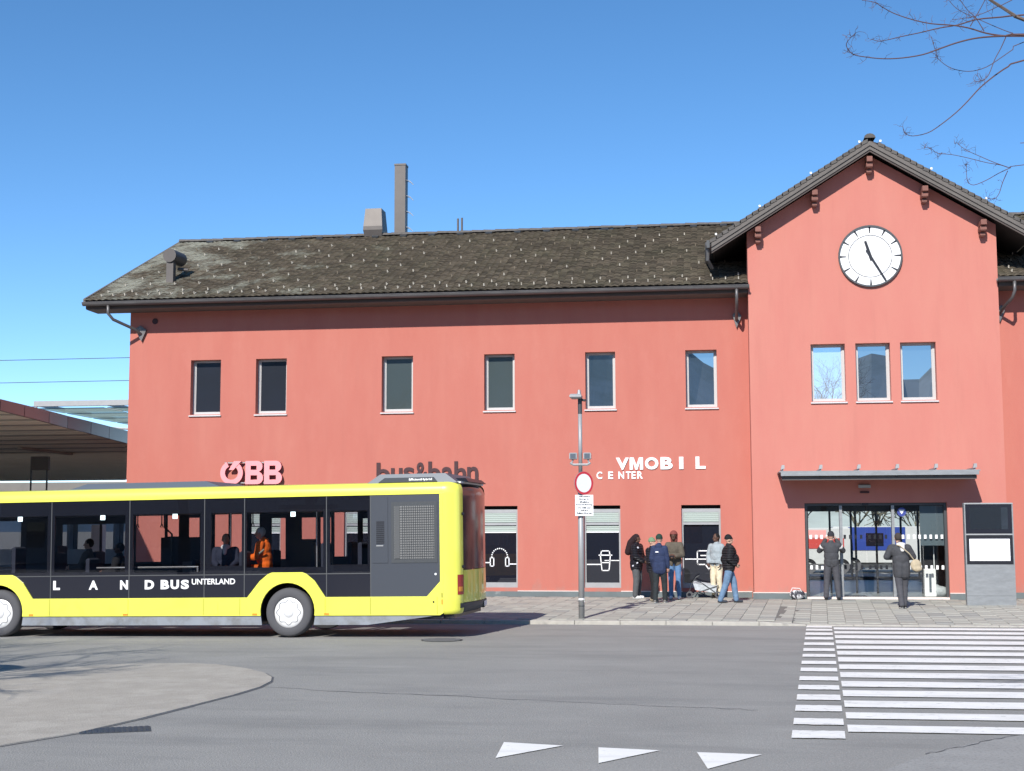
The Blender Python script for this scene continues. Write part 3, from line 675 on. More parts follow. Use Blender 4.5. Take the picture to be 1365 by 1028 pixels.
# verge: stepped tile ends, two boards, clips
for s_ in (-1, 1):
    nt_ = int(4.36 / .165)
    mbv = MB()
    for i in range(nt_):
        d0 = 4.37 - i * .165; d1 = d0 - .19
        a = Vector(cg(s_, d0, GF, .075)); b = Vector(cg(s_, d1, GF, .045))
        vs = []
        for p in (a, b):
            vs += [(p.x, GF - .07, p.z - .10), (p.x, GF - .07, p.z), (p.x, GF + .22, p.z), (p.x, GF + .22, p.z - .1)]
        B(MB().add(vs, [(0, 1, 5, 4), (1, 2, 6, 5), (2, 3, 7, 6), (3, 0, 4, 7), (0, 3, 2, 1), (4, 5, 6, 7)] if s_ == -1 else [(0, 4, 5, 1), (1, 5, 6, 2), (2, 6, 7, 3), (3, 7, 4, 0), (0, 1, 2, 3), (4, 7, 6, 5)]), 'verge_tile', M['tile_rake'], groof)
    for nm, y0, y1, za, zb, mm in (('barge_board', GF - .05, GF - .015, -.045, -.165, 'board'), ('barge_board', GF - .012, GF + .02, -.16, -.27, 'board'), ('barge_trim', GF + .022, GF + .05, -.265, -.33, 'dboard')):
        P = [cg(s_, 0, 0, za), cg(s_, 4.33, 0, za), cg(s_, 4.33, 0, zb), cg(s_, 0, 0, zb)]
        B(MB().prism([(p[0], p[2]) for p in P], y0, y1), nm, M[mm], groof)
    for d in (.28, 1.6, 3.0, 4.2):
        p = cg(s_, d, GF, .12); B(MB().box(p[0] - .026, p[0] + .026, GF - .09, GF - .02, p[2] - .04, p[2] + .015), 'verge_clip', M['clip'], groof)
    mb = MB()
    P = [cg(s_, .02, 0, -.13), cg(s_, 4.3, 0, -.13), cg(s_, 4.3, 0, -.15), cg(s_, .02, 0, -.15)]
    mb.prism([(p[0], p[2]) for p in P], GF + .05, YR + .0); B(mb, 'soffit', M['board'], groof)
    p = cg(s_, 4.42, 0, 0); mb = MB(); mb.path([(p[0], GF - .02, p[2] - .02), (p[0], 41.4, p[2] - .02)], .085, n=12); B(mb, 'gable_gutter', M['gutter'], groof, smooth=True)
    mb = MB(); mb.path([(p[0], GF + .12, p[2] - .05), (p[0] + .02 * s_, GF + .2, p[2] - .42), (p[0] - .1 * s_, GF + .5, p[2] - .6)], .05, n=8); B(mb, 'gutter_spout', M['gutter'], groof)
    B(MB().box(min(p[0] - .04, p[0] + .04), max(p[0] - .04, p[0] + .04), GF - .03, GF + .1, p[2] - .12, p[2] + .09), 'gutter_end', M['steel_dark'], groof)
B(shift(half_pipe(.45, .16), 0, 0, 0), 'ridge_end_tile', M['tile_rake'], groof).rotation_euler = (0, 0, 0)
o = groof.children[-1]
bpy.data.objects.remove(o)
y = GF - .10
crt = half_pipe(.45, .155, r2=.135); crt.v = [(b_, a_, c_) for a_, b_, c_ in crt.v]; crt.f = [tuple(reversed(q)) for q in crt.f]; crm = crt.mesh('ridge_tile'); crm.materials.append(M['tile_rake'])
while y < 46:
    o = bpy.data.objects.new('ridge_tile', crm); o.location = Vector((APX, y, APZ + .03)) - Vector(BO); link(o, groof); y += .42
# purlin brackets under the verge
for px_, pzz in ((1.56, 10.24), (3.12, 11.22), (4.61, 12.10), (6.06, 11.22), (7.56, 10.24)):
    mb = MB(); mb.bevbox(px_ - .075, px_ + .075, YR - .44, YR - .002, pzz - .02, pzz + .13, .012)
    mb.bevbox(px_ - .085, px_ + .085, YR - .36, YR - .002, pzz - .17, pzz - .022, .03); mb.bevbox(px_ - .065, px_ + .065, YR - .24, YR - .002, pzz - .30, pzz - .172, .03)
    B(mb, 'purlin_bracket', M['bracket'])

# clock
cx, cz, cr = 4.595, 9.52, .86
mb = MB()
def ring(mb, cx, cz, r0, r1, y0, y1, n=48):
    b = len(mb.v)
    for i in range(n):
        c_, s_ = math.cos(2 * math.pi * i / n), math.sin(2 * math.pi * i / n)
        mb.v += [(cx + r0 * c_, y0, cz + r0 * s_), (cx + r1 * c_, y0, cz + r1 * s_), (cx + r1 * c_, y1, cz + r1 * s_), (cx + r0 * c_, y1, cz + r0 * s_)]
    for i in range(n):
        a, c_ = b + i * 4, b + ((i + 1) % n) * 4
        mb.f += [(a, a + 1, c_ + 1, c_), (a + 1, a + 2, c_ + 2, c_ + 1), (a + 3, a, c_, c_ + 3), (a + 2, a + 3, c_ + 3, c_ + 2)]
    return mb
def cprism(mb, cx, cz, r, y0, y1, n=48): return mb.prism([(cx + r * math.cos(2 * math.pi * i / n), cz + r * math.sin(2 * math.pi * i / n)) for i in range(n)], y0, y1)
CO = (cx, YR, cz - cr)
ck = empty('clock', CO, 'round white station clock with black hands high on the gable', 'clock')
def K(mb, name, m, parent=ck):
    o = mb.build(name, m, None, off=CO); o.location = (0, 0, 0); o.parent = parent; return o
K(cprism(MB(), cx, cz, cr - .03, YR - .045, YR - .002), 'clock_face', M['white'])
K(ring(MB(), cx, cz, cr - .045, cr, YR - .085, YR - .003), 'clock_rim', M['steel_dark'])
K(ring(MB(), cx, cz, .575, .592, YR - .050, YR - .046), 'minute_ring', M['black'])
for h in range(12):
    q = math.pi / 2 - h * math.pi / 6; d = Vector((math.cos(q), math.sin(q))); p = Vector((-d.y, d.x))
    a = Vector((cx, cz)) + d * .64; b = Vector((cx, cz)) + d * .815
    K(MB().prism([tuple(a - p * .012), tuple(b - p * .028), tuple(b + p * .028), tuple(a + p * .012)], YR - .050, YR - .046), 'hour_mark', M['black'])
def hand(ang_deg, L_, back, w, y, nm):
    q = R(90 - ang_deg); d = Vector((math.cos(q), math.sin(q))); p = Vector((-d.y, d.x)); c = Vector((cx, cz))
    K(MB().prism([tuple(c - d * back - p * w * .6), tuple(c + d * L_ - p * w * .45), tuple(c + d * L_ + p * w * .45), tuple(c - d * back + p * w * .6)], y - .008, y), nm, M['black'])
hand(343, .44, .12, .075, YR - .062, 'hour_hand'); hand(150, .76, .2, .055, YR - .074, 'minute_hand')

# chimneys and roof fittings
def roofz(y): return EZ + (RZ - EZ) * (y - EY) / (RY - EY)
c_ = empty('tall_chimney', (-10.27, 46.2, 11.9), 'tall slender brown grey metal chimney on the ridge', 'chimney')
MB().box(-.19, .19, -.2, .2, -.4, 2.72).build('shaft', M['sheet'], c_); MB().box(-.205, .205, -.215, .215, 2.72, 2.78).build('cap', M['sheet'], c_)
for k in range(4):
    z = .53 + .55 * k; mb = MB(); mb.path([(.19, -.1, z + .04), (.32, -.12, z), (.42, -.14, z - .10)], .012); mb.path([(.19, .1, z + .04), (.32, .08, z), (.42, .06, z - .10)], .012); mb.build('climbing_rung', M['steel'], c_)
c_ = empty('cowl_chimney', (-11.15, 46.1, 11.9), 'short squat chimney with waisted metal cowl left of the tall one', 'chimney')
def lathe4(levels):
    mb = MB()
    for hx, hy, z in levels: mb.v += [(-hx, -hy, z), (hx, -hy, z), (hx, hy, z), (-hx, hy, z)]
    n = len(levels)
    for j in range(n - 1):
        for i in range(4): mb.f.append((j * 4 + i, j * 4 + (i + 1) % 4, j * 4 + 4 + (i + 1) % 4, j * 4 + 4 + i))
    mb.f += [(3, 2, 1, 0), tuple(range(4 * n - 4, 4 * n))]; return mb
lathe4([(.27, .27, -.4), (.27, .27, .22)]).build('stack', M['sheet'], c_); lathe4([(.30, .34, .2), (.34, .40, .42), (.33, .40, .55), (.28, .32, 1.18)]).build('cowl', M['sheet'], c_)
c_ = empty('vent_stack', (-16.2, 40.35, 9.70), 'round hooded vent pipe standing on the left end of the roof', 'vent')
mb = MB(); mb.box(-.11, .11, -.11, .11, -.15, .66); mb.build('stack', M['sheet'], c_)
mb = MB(); mb.tube((0, -.16, .80), (.06, .62, .80), .215, n=20); mb.build('hood', M['sheet'], c_)
mb = MB(); mb.tube((.1, .3, .45), (.42, .34, .42), .05, n=8); mb.build('side_pipe', M['sheet'], c_)
mb = MB().tube((-8.27, 46.2, 12.0), (-8.27, 46.2, 12.72), .035); tag(mb.build('vent_pipe', M['sheet']), 'left one of two thin vent pipes on the ridge', 'pipe', 'thin ridge vent pipes')
mb = MB().tube((-8.13, 46.2, 12.0), (-8.13, 46.2, 12.74), .035); tag(mb.build('vent_pipe', M['sheet']), 'right one of two thin vent pipes on the ridge', 'pipe', 'thin ridge vent pipes')

# wall lettering ---------------------------------------------------
s_ = empty('station_logo_sign', (-14.1, YW, 3.42), 'pink red raised ÖBB letters on the wall above the bus', 'sign')
def O_shape():
    c, r1, r0 = (.34, .335), .345, .20
    out = []; inn = []
    a0, a1 = R(80), R(80 - 325)
    for i in range(41): q = a0 + (a1 - a0) * i / 40; out.append((c[0] + r1 * math.cos(q), c[1] + r1 * math.sin(q))); inn.append((c[0] + r0 * math.cos(q), c[1] + r0 * math.sin(q)))
    return [[*out[::-1], *inn]]
def B_shape(x):
    o = [(x, 0), (x + .36, 0)] 
    for i in range(1, 8): q = -math.pi / 2 + math.pi * i / 8; o.append((x + .36 + .18 * math.cos(q), .185 + .185 * math.sin(q)))
    o += [(x + .42, .36)]
    for i in range(1, 8): q = -math.pi / 2 + math.pi * i / 8; o.append((x + .36 + .16 * math.cos(q), .52 + .16 * math.sin(q)))
    o += [(x + .36, .68), (x, .68)]
    return [o, rect(x + .16, x + .36, .13, .26), rect(x + .16, x + .34, .42, .54)]
pieces = [('letter', O_shape()), ('letter', [[(.42, .68), (.64, .68), (.40, .42), (.26, .42)]]), ('letter', B_shape(.76)), ('letter', B_shape(1.33))]
for nm, lp in pieces:
    dy_ = -.014 if len(lp[0]) == 4 else 0
    f_ = shift(poly2d(lp, .012), 0, -.158 + dy_); o = f_.build('letter_face', M['obb'], s_)
    f_ = shift(poly2d(lp, .06), 0, -.12 + dy_); f_.build('letter_side', M['obb_side'], o)
MB().box(.1, 1.8, -.089, -.05, .62, .65).build('rail', M['steel'], s_); MB().box(.1, 1.8, -.089, -.05, .03, .06).build('rail', M['steel'], s_)
s_ = empty('shop_lettering', (-9.44, YW, 3.42), 'dark maroon bus&bahn lettering on the wall behind the bus roof', 'sign')
x = 0
for ch, w_, h_ in (('b', .50, .60), ('u', .42, .44), ('s', .40, .46), ('&', .44, .60), ('b', .46, .62), ('a', .42, .46), ('h', .43, .62), ('n', .41, .46)):
    mb = text_mb(ch, 1, .03, off=.018, width=w_ * .80, height=h_); shift(mb, x, -.02); mb.build('letter', M['dark_letter'], s_); x += w_ * .80 + .03
s_ = empty('mobility_lettering', (-3.1, YW, 3.46), 'white raised VMOBIL CENTER letters on the red wall', 'sign')
for ch, x0, x1 in (('V', -2.50, -2.13), ('M', -2.11, -1.73), ('O', -1.68, -1.30), ('B', -1.24, -.90), ('I', -.72, -.60), ('L', -.26, .02)):
    w_ = x1 - x0; h_ = .345
    if ch == 'M': mb = poly2d([[(0, 0), (0, h_), (w_ * .30, h_), (w_ * .5, h_ * .38), (w_ * .70, h_), (w_, h_), (w_, 0), (w_ * .76, 0), (w_ * .76, h_ * .62), (w_ * .58, 0), (w_ * .42, 0), (w_ * .24, h_ * .62), (w_ * .24, 0)]], .03)
    else: mb = text_mb(ch, 1, .03, off=.045, width=w_, height=h_)
    shift(mb, x0 + 3.1, -.02, .29 + (x0 + 2.5) * .004).build('letter', M['white'], s_)
for ch, x0, x1 in (('C', -3.05, -2.89), ('E', -2.72, -2.58), ('N', -2.43, -2.27), ('T', -2.22, -2.08), ('E', -2.06, -1.94), ('R', -1.90, -1.74)):
    shift(text_mb(ch, 1, .02, off=.03, width=x1 - x0, height=.21), x0 + 3.1, -.014, .035).build('small_letter', M['white'], s_)

# entrance ---------------------------------------------------------
D = MB
en = B(MB().box(2.68, 6.40, YR - .02, YR + .22, .19, .245), 'doorstep', M['trim'])
mb = MB()
mb.box(2.662, 2.74, YR + .10, YR + .22, .25, 2.768); mb.box(6.34, 6.408, YR + .10, YR + .22, .25, 2.768); mb.box(2.74, 6.34, YR + .10, YR + .22, 2.70, 2.768)
ef = B(mb, 'entrance_frame', M['steel_dark'])
for xx, w_ in ((3.585, .075), (4.96, .075)): B(MB().box(xx, xx + w_, YR + .05, YR + .2, .25, 2.70), 'door_post', M['brushed'], ef)
pane_x = [(2.745, 3.58), (3.665, 4.30), (4.32, 4.955), (5.04, 6.335)]
for i, (a, b) in enumerate(pane_x):
    y = YR + .14 if i in (0, 3) else YR + .30
    B(MB().add([(a, y, .26), (b, y, .26), (b, y, 2.69), (a, y, 2.69)], [(0, 1, 2, 3)]), 'door_pane', M['door_glass'], ef)
# safety marks: two rows of white dashes
for i, (a, b) in enumerate(pane_x):
    y = (YR + .135 if i in (0, 3) else YR + .295); mb = MB()
    for z in (.98, 1.80):
        x = a + .04
        while x < b - .09:
            mb.box(x, x + .065, y - .002, y, z, z + .11); x += .145
    tag(B(mb, 'safety_marks', M['white'] if i in (0, 3) else M['black'], ef), kind='stuff')
B(MB().box(5.72, 6.335, YR + .20, YR + .215, 1.62, 2.69), 'door_panel', mat('grey film', (.10, .13, .15), .35), ef)
# vestibule and hall
mb = MB(); mb.box(2.3, 7.3, YR + .37, 52.0, .19, .236); B(mb, 'hall_floor', mat('hall floor', (.42, .43, .42), .3, var=.05))
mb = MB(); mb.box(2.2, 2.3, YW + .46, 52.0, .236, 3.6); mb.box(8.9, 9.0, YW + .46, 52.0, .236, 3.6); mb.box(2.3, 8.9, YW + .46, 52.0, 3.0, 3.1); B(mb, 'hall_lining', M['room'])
mb = MB(); Yi = 41.0
mb.box(2.3, 6.5, Yi, Yi + .08, 2.57, 3.0); mb.box(2.3, 2.92, Yi, Yi + .08, .236, 2.57)
for xx in (3.5, 4.22, 4.80, 6.05): mb.box(xx, xx + .055, Yi, Yi + .07, .236, 2.57)
mb.box(6.12, 8.9, Yi, Yi + .08, .236, 3.0); B(mb, 'inner_door_frame', M['black'])
mb = MB(); Yb = 51.6
for xx in (3.5, 5.15, 6.9, 7.5): mb.box(xx, xx + .07, Yb, Yb + .08, .236, 3.0)
mb.box(3.0, 8.9, Yb, Yb + .08, .236, .36); B(mb, 'rear_glazing', M['steel'])
B(MB().box(3.55, 3.75, YR + .24, YR + .28, 2.50, 2.66) if 0 else MB().box(4.18, 4.36, YR + .04, YR + .09, 2.705, 2.765), 'door_sensor', M['black'], ef)
B(cprism(MB(), 5.24, 2.52, .12, YR + .128, YR + .132, 16), 'round_sticker', mat('blue sticker', (.03, .05, .25), .5), ef)
B(MB().prism([(5.16, 2.58), (5.32, 2.58), (5.24, 2.46)], YR + .1255, YR + .1275), 'sticker_mark', M['white'], ef)
# pale grille mat
mb = MB()
for k in range(9): mb.box(3.72 + k * .07, 3.755 + k * .07, YR + .55, YR + 1.3, .237, .243)
B(mb, 'door_mat', M['black'], en)
# canopy over the door
cn = empty('door_canopy', (4.55, YR, 3.3), 'flat grey steel and glass canopy above the station entrance', 'canopy')
def CN(mb, name, m, par=None):
    o = mb.build(name, m, None, off=(4.55, YR, 3.3)); o.location = (0, 0, 0); o.parent = par or cn; return o
mb = MB(); mb.prism([(1.95, 3.57), (7.1, 3.57), (7.1, 3.60), (1.95, 3.60)], YR - 1.12, YR - .03); CN(mb, 'canopy_plate', M['brushed'])
CN(MB().box(1.99, 7.06, YR - 1.14, YR - 1.08, 3.47, 3.572), 'front_edge', M['brushed']); CN(MB().box(2.02, 7.02, YR - 1.02, YR - .96, 3.36, 3.467), 'lower_edge', M['sheet'])
CN(MB().box(2.02, 7.02, YR - .95, YR - .03, 3.40, 3.42), 'canopy_underside', M['sheet'])
for k in range(6):
    x = 2.04 + k * .986
    mb = MB(); mb.box(x - .02, x + .02, YR - 1.05, YR - .002, 3.60, 3.66); mb.prism([(x - .05, 3.64), (x + .05, 3.66), (x + .05, 3.76), (x - .02, 3.76)], YR - 1.1, YR - .98); CN(mb, 'spotlight_bracket', M['steel'])
    CN(MB().box(x - .02, x + .02, YR - 1.06, YR - .96, 3.42, 3.572), 'hanger', M['steel_dark'])
for x0, x1, z0, z1, mm in ((4.10, 4.42, 3.17, 3.26, 'steel'), (4.14, 4.38, 3.03, 3.08, 'dark_letter')): B(MB().bevbox(x0, x1, YR - .09, YR - .002, z0, z1, .01), 'door_lamp' if mm == 'steel' else 'door_sensor', M[mm])

# ------------------------------------------------------------------ information totem
to = empty('information_totem', (7.07, 36.6, pz(7, 36.6) - .005), 'steel information pillar with two dark screens right of the doors', 'information pillar')
hw, H_ = .595, 2.53
MB().box(-hw, hw, -.09, .12, 0, 1.02).build('base_panel', M['brushed'], to)
MB().box(-hw, -hw + .03, -.09, .12, 1.022, H_).build('side_cheek', M['brushed'], to); MB().box(hw - .03, hw, -.09, .12, 1.022, H_).build('side_cheek', M['brushed'], to)
MB().box(-hw, hw, -.10, .13, H_ + .002, H_ + .035).build('top_cap', M['steel'], to); MB().box(-hw + .03, hw - .03, -.06, .12, 1.022, H_).build('back_box', M['black'], to)
o = MB().box(-hw + .035, hw - .035, -.085, -.062, 1.80, H_ - .01).build('upper_screen', M['bus_black'], to)
MB().box(-hw + .13, hw - .13, -.0875, -.086, 1.9, H_ - .08).build('screen_glass', glass('screen glass', None, .06, opaque=(.02, .024, .03)), o)
MB().box(-hw + .03, hw - .03, -.095, -.06, 1.755, 1.79).build('divider', M['steel'], to)
o = MB().box(-hw + .035, hw - .035, -.085, -.062, 1.03, 1.745).build('lower_screen', M['black'], to)
MB().box(-.49, .49, -.0875, -.086, 1.11, 1.66).build('poster', mat('white sheet', (.86, .86, .9), .6), o)
mb = MB().box(-hw + .004, hw - .004, -.092, -.0905, .235, .24); mb.build('panel_joint', M['steel_dark'], to)

# ------------------------------------------------------------------ light mast and sign
PX, PY = -2.80, 31.45; PZ0 = pz(PX, PY) - .01
mast = empty('light_mast', (PX, PY, PZ0), 'slim grey lamp mast with two small floodlights at the kerb', 'lamp mast')
mb = MB(); mb.tube((0, 0, 0), (0, 0, 3.2), .068, .062, 14); mb.tube((0, 0, 3.2), (0, 0, 4.62), .045, .045, 12); mb.build('mast', M['steel'], mast, smooth=True)
MB().tube((0, 0, 4.62), (0, 0, 4.98), .05, n=12).build('mast_sleeve', M['steel_dark'], mast)
MB().bevbox(-.22, .05, -.24, .12, 4.96, 5.06, .03).build('lamp_head', M['steel'], mast); MB().tube((0, 0, 4.95), (.12, -.05, 4.92), .03).build('lamp_arm', M['steel_dark'], mast)
MB().tube((-.02, .02, 5.05), (-.02, .02, 5.17), .05, .03, 10).build('mast_cap', M['steel'], mast)
ba = MB(); ba.path([(-.23, -.03, 3.50), (-.16, -.03, 3.46), (.16, -.03, 3.46), (.23, -.03, 3.50)], .03); ba.path([(-.2, -.03, 3.48), (-.16, -.03, 3.6)], .022); ba.path([(.2, -.03, 3.48), (.17, -.03, 3.6)], .022); ba.build('cross_arm', M['steel'], mast)
for s_ in (-1, 1): 
    o = MB().bevbox(s_ * .16 - .085, s_ * .16 + .085, -.10, .06, 3.58, 3.73, .015).build('floodlight', M['steel'], mast)
    MB().box(s_ * .16 - .065, s_ * .16 + .065, -.103, -.101, 3.60, 3.71).build('floodlight_lens', M['roof_unit'], o)
mb = MB(); mb.tube((0, 0, .42), (0, 0, .46), .071, .071, 14); mb.build('band', M['white'], mast); MB().tube((0, 0, .28), (0, 0, .295), .073, .073, 14).build('band', M['steel_dark'], mast)
rz = R(42)
def cface(name, loc, label, cat, rz): return empty(name, loc, label, cat, rz=rz)
sg = empty('no_vehicles_sign', (PX + .075, PY - .09, PZ0 + 2.78), 'round white traffic sign with red border on the mast', 'traffic sign', rz=rz)
r_ = .265
cprism(MB(), 0, .26, r_, -.012, 0, 40).build('sign_back', M['steel'], sg); ring(MB(), 0, .26, r_ - .055, r_ - .004, -.016, -.0125, 40).build('red_border', M['noentry'], sg); cprism(MB(), 0, .26, r_ - .056, -.0155, -.0125, 40).build('white_face', M['white'], sg)
MB().box(-.03, .03, .002, .05, -.02, .5).build('bracket', M['steel_dark'], sg)
sg = empty('text_sign', (PX + .085, PY - .09, PZ0 + 2.30), 'white rectangular sign of small German text below the round sign', 'traffic sign', rz=R(12))
MB().bevbox(-.205, .205, -.012, 0, 0, .475, .003).build('sign_plate', M['white'], sg)
M['ink'] = mat('grey ink', (.03, .045, .06), .7)
for i, ln in enumerate(('Ausgenommen', 'Fahrzeuge der', 'öffentlichen', 'Personenbeförderung', 'der ÖBB und', 'Anlieger', 'Zufahrt Gebäude')):
    wl = (.26, .25, .21, .37, .28, .18, .36)[i]
    shift(text_mb(ln, .05, .001, off=.0025, width=wl, height=.043, align='CENTER'), 0, -.0135, .418 - i * .063).build('text_line', M['ink'], sg)
MB().box(-.03, .03, .002, .05, .0, .47).build('bracket', M['steel_dark'], sg)

# ------------------------------------------------------------------ bus
BR = (-8.16, 26.69, 0.0)
bus = empty('city_bus', BR, 'lime yellow and black low floor city bus lettered LANDBUS UNTERLAND', 'bus')
bus.rotation_euler = (0, -.0125, R(-3.6)); bus.scale = (1.012, 1, 1)
def P(mb, name, m, parent=None, smooth=False): return mb.build(name, m, parent or bus, smooth=smooth)
FX, WX = -6.2, 0.0                            # front and rear wheel centres
def arch(cx, up=True):
    return [(cx - .83, .77), (cx - .57, 1.09), (cx - .40, 1.225), (cx - .32, 1.255), (cx + .30, 1.255), (cx + .38, 1.225), (cx + .55, 1.09), (cx + .77, .77)]
def circ(cx, cz, r, a0, a1, n): return [(cx + r * math.cos(R(a0 + (a1 - a0) * i / n)), cz + r * math.sin(R(a0 + (a1 - a0) * i / n))) for i in range(n + 1)]
def side_outline(z0, cut=True):
    o = [(-8.7, z0)]
    for c in (FX, WX):
        a = math.degrees(math.asin((.5 - z0) / .56)) * -1
        o += circ(c, .5, .56, 180 - a, a, 18)
    return o
low = side_outline(.42) + [(3.05, .42), (3.12, .46), (3.12, 2.74), (3.065, 2.74), (3.065, 1.06), (2.80, .77), (.77, .77)]
low += list(reversed(arch(WX)))[1:] + [(FX + .77, .77)] + list(reversed(arch(FX)))[1:] + [(-8.7, .77)]
body = P(shift(poly2d([low], .024, .004), 0, .002), 'side_body', M['yellow'])
sk = [(-8.6, .235), (FX - .50, .235)]; 
SK = MB()
for pl in ([(-8.6, .235), (FX - .53, .235), (FX - .56, .415), (-8.6, .415)], [(FX + .53, .235), (WX - .53, .235), (WX - .555, .415), (FX + .555, .415)], [(WX + .53, .235), (1.62, .235), (2.6, .36), (3.02, .415), (WX + .555, .415)]): SK.prism(pl, .012, .04)
P(SK, 'skirt', M['skirt'])
# wheel housings
for c in (FX, WX):
    mb = MB(); pts = circ(c, .5, .565, 200, -20, 20); n_ = len(pts)
    mb.v = [(x, .03, z) for x, z in pts] + [(x, .75, z) for x, z in pts]; mb.f = [(i, i + 1, n_ + i + 1, n_ + i) for i in range(n_ - 1)] + [tuple(range(n_, 2 * n_))]
    P(mb, 'wheel_housing', M['black'])
# black body frame with window openings
HX = [(-8.4, -7.1, 1.3, 2.42), (-6.95, -5.14, 1.3, 2.45), (-4.98, -3.44, 1.3, 2.45), (-3.27, -1.83, 1.28, 2.45), (-1.60, -.96, 1.40, 2.45), (-.86, .72, 1.36, 2.45), (.86, 1.62, 1.40, 2.45)]
def arch_bottom(a, b, z0):
    pts = []
    for i in range(61):
        x = a + (b - a) * i / 60; z = z0
        for c in (FX, WX):
            if abs(x - c) < .56: z = max(z, .5 + math.sqrt(.56 ** 2 - (x - c) ** 2))
        pts.append((x, z))
    return pts
P(shift(poly2d([arch_bottom(-8.72, 1.68, .6) + [(1.68, 2.75), (-8.72, 2.75)]] + [rect(*h) for h in HX], .02), 0, .030), 'side_frame', M['bus_black'])
PB = [-8.6, -7.0, -5.05, -3.34, -1.74, -.90, .79, 1.68]
for i in range(7):
    a, b = PB[i] + .008, PB[i + 1] - .008
    P(MB().add([(a, .012, 1.235), (b, .012, 1.235), (b, .012, 2.735), (a, .012, 2.735)], [(0, 1, 2, 3)]), 'window_pane', M['bus_glass'])
    P(shift(poly2d([arch_bottom(a, b, .70) + [(b, 1.215), (a, 1.215)]], .004), 0, .0163), 'lower_panel', M['bus_black'])
    P(MB().box(b, b + .016, .0115, .0190, .77 if abs(b - WX) > .6 and abs(b - FX) > .6 else 1.2, 2.74), 'rubber_seam', M['louvre'])
P(MB().box(-8.6, 1.68, .0105, .0185, 1.216, 1.234), 'rubber_seam', M['louvre'])
# upper band + roof loft
prof = [(.0, 2.742), (.0, 2.80), (.008, 2.86), (.03, 2.91), (.075, 2.95), (.15, 2.975), (.28, 2.99)]
def loft(pr, x0, x1, flip=False):
    mb = MB(); n = len(pr); mb.v = [(x0, y, z) for y, z in pr] + [(x1, y, z) for y, z in pr]; mb.f = [(i, n + i, n + i + 1, i + 1) for i in range(n - 1)]
    if flip: mb.f = [tuple(reversed(q)) for q in mb.f]
    return mb
P(loft(prof, -8.75, 3.12), 'upper_band', M['yellow'], smooth=True); P(loft([(2.55 - y, z) for y, z in prof], -8.75, 3.12, True), 'upper_band', M['yellow'], smooth=True)
P(MB().add([(-8.75, .28, 2.99), (3.3, .28, 2.99), (3.3, 2.27, 2.99), (-8.75, 2.27, 2.99)], [(0, 1, 2, 3)]), 'roof', M['roof_white'])
P(MB().box(-8.7, 3.25, .04, 2.51, 2.46, 2.50), 'ceiling', M['inner']); P(MB().box(-8.7, 3.0, .80, 1.75, .30, .36), 'bus_floor', M['inner'])
# roof modules
def roof_mod(x0, x1, y0, y1, z0, z1, s, m, nm):
    mb = MB(); mb.v = [(x0, y0, z0), (x1, y0, z0), (x1, y1, z0), (x0, y1, z0), (x0 + s, y0 + .08, z1), (x1 - s, y0 + .08, z1), (x1 - s, y1 - .08, z1), (x0 + s, y1 - .08, z1)]
    mb.f = [(4, 5, 6, 7), (0, 1, 5, 4), (1, 2, 6, 5), (2, 3, 7, 6), (3, 0, 4, 7)]; return P(mb, nm, m)
roof_mod(-4.85, -1.55, .35, 2.2, 2.99, 3.11, .35, M['roof_unit'], 'air_conditioner')
hm = roof_mod(1.55, 3.38, .16, 2.35, 2.96, 3.15, .26, M['roof_unit'], 'hybrid_module')
P(MB().prism([(1.80, 2.985), (2.98, 2.985), (2.90, 3.075), (1.93, 3.075)], .145, .20), 'module_side', M['bus_grey'], hm)
P(shift(text_mb('EfficientHybrid', .08, .002, off=.002, width=.46, height=.058), 2.42, .142, 3.0), 'module_text', M['white'], hm)
roof_mod(2.9, 3.52, .5, 2.1, 2.98, 3.06, .08, M['black'], 'exhaust_cover')
# engine bay side
P(shift(poly2d([[(1.685, .74), (2.83, .74), (3.075, 1.03), (3.075, 2.69), (3.03, 2.745), (1.685, 2.745)]], .02), 0, .022), 'engine_panel', M['bus_grey'])
dr = P(MB().bevbox(1.72, 2.03, .002, .0115, 1.42, 2.70, .003), 'service_door', M['bus_grey'])
for k in range(12): P(MB().box(1.80, 1.96, -.004, .0015, 1.80 + k * .037, 1.818 + k * .037), 'vent_slot', M['black'], dr)
P(MB().box(1.80, 1.94, -.006, .001, 1.745, 1.765), 'door_handle', M['steel'], dr)
gf = P(MB().box(2.10, 3.01, .002, .0115, 1.42, 2.60), 'grille_panel', M['steel_dark'])
for k in range(22): P(MB().add([(2.16, -.004, 1.50 + k * .047), (2.95, -.004, 1.50 + k * .047), (2.95, .0015, 1.53 + k * .047), (2.16, .0015, 1.53 + k * .047)], [(0, 1, 2, 3)]), 'grille_slat', M['louvre'], gf)
for k in range(15): P(MB().box(2.32 + k * .043, 2.33 + k * .043, -.012, -.006, 1.5, 2.52), 'grille_bar', M['steel_dark'], gf)
P(MB().bevbox(2.17, 2.27, -.012, -.0045, 1.5, 2.52, .004), 'grille_strip', M['louvre'], gf)
for c in (1.68, .77, -.98, -1.74, -5.05, -3.34, 3.0): P(MB().box(c - .004, c + .004, -.0165, -.012, .43, .765 if c != 3.0 else .765), 'panel_gap', M['black'], body)
for c in (-5.5, -3.45, -.72, .75): P(MB().box(c, c + .10, -.020, -.0165, .43, .465), 'side_marker', M['amber'], body)
P(MB().box(-1.62, -1.44, -.0185, -.0165, .44, .70), 'filler_flap', M['yellow'], body); P(MB().box(3.085, 3.11, -.02, -.0165, .62, .72), 'reflector', M['amber'], body)
P(cprism(MB(), 2.93, .67, .02, -.02, -.0165, 10), 'lock', M['black'], body); P(MB().box(3.09, 3.105, -.022, -.0165, .75, .84), 'catch', M['black'], body); P(cprism(MB(), 2.97, 1.20, .022, .003, .0115, 10), 'lock', M['white'], body)
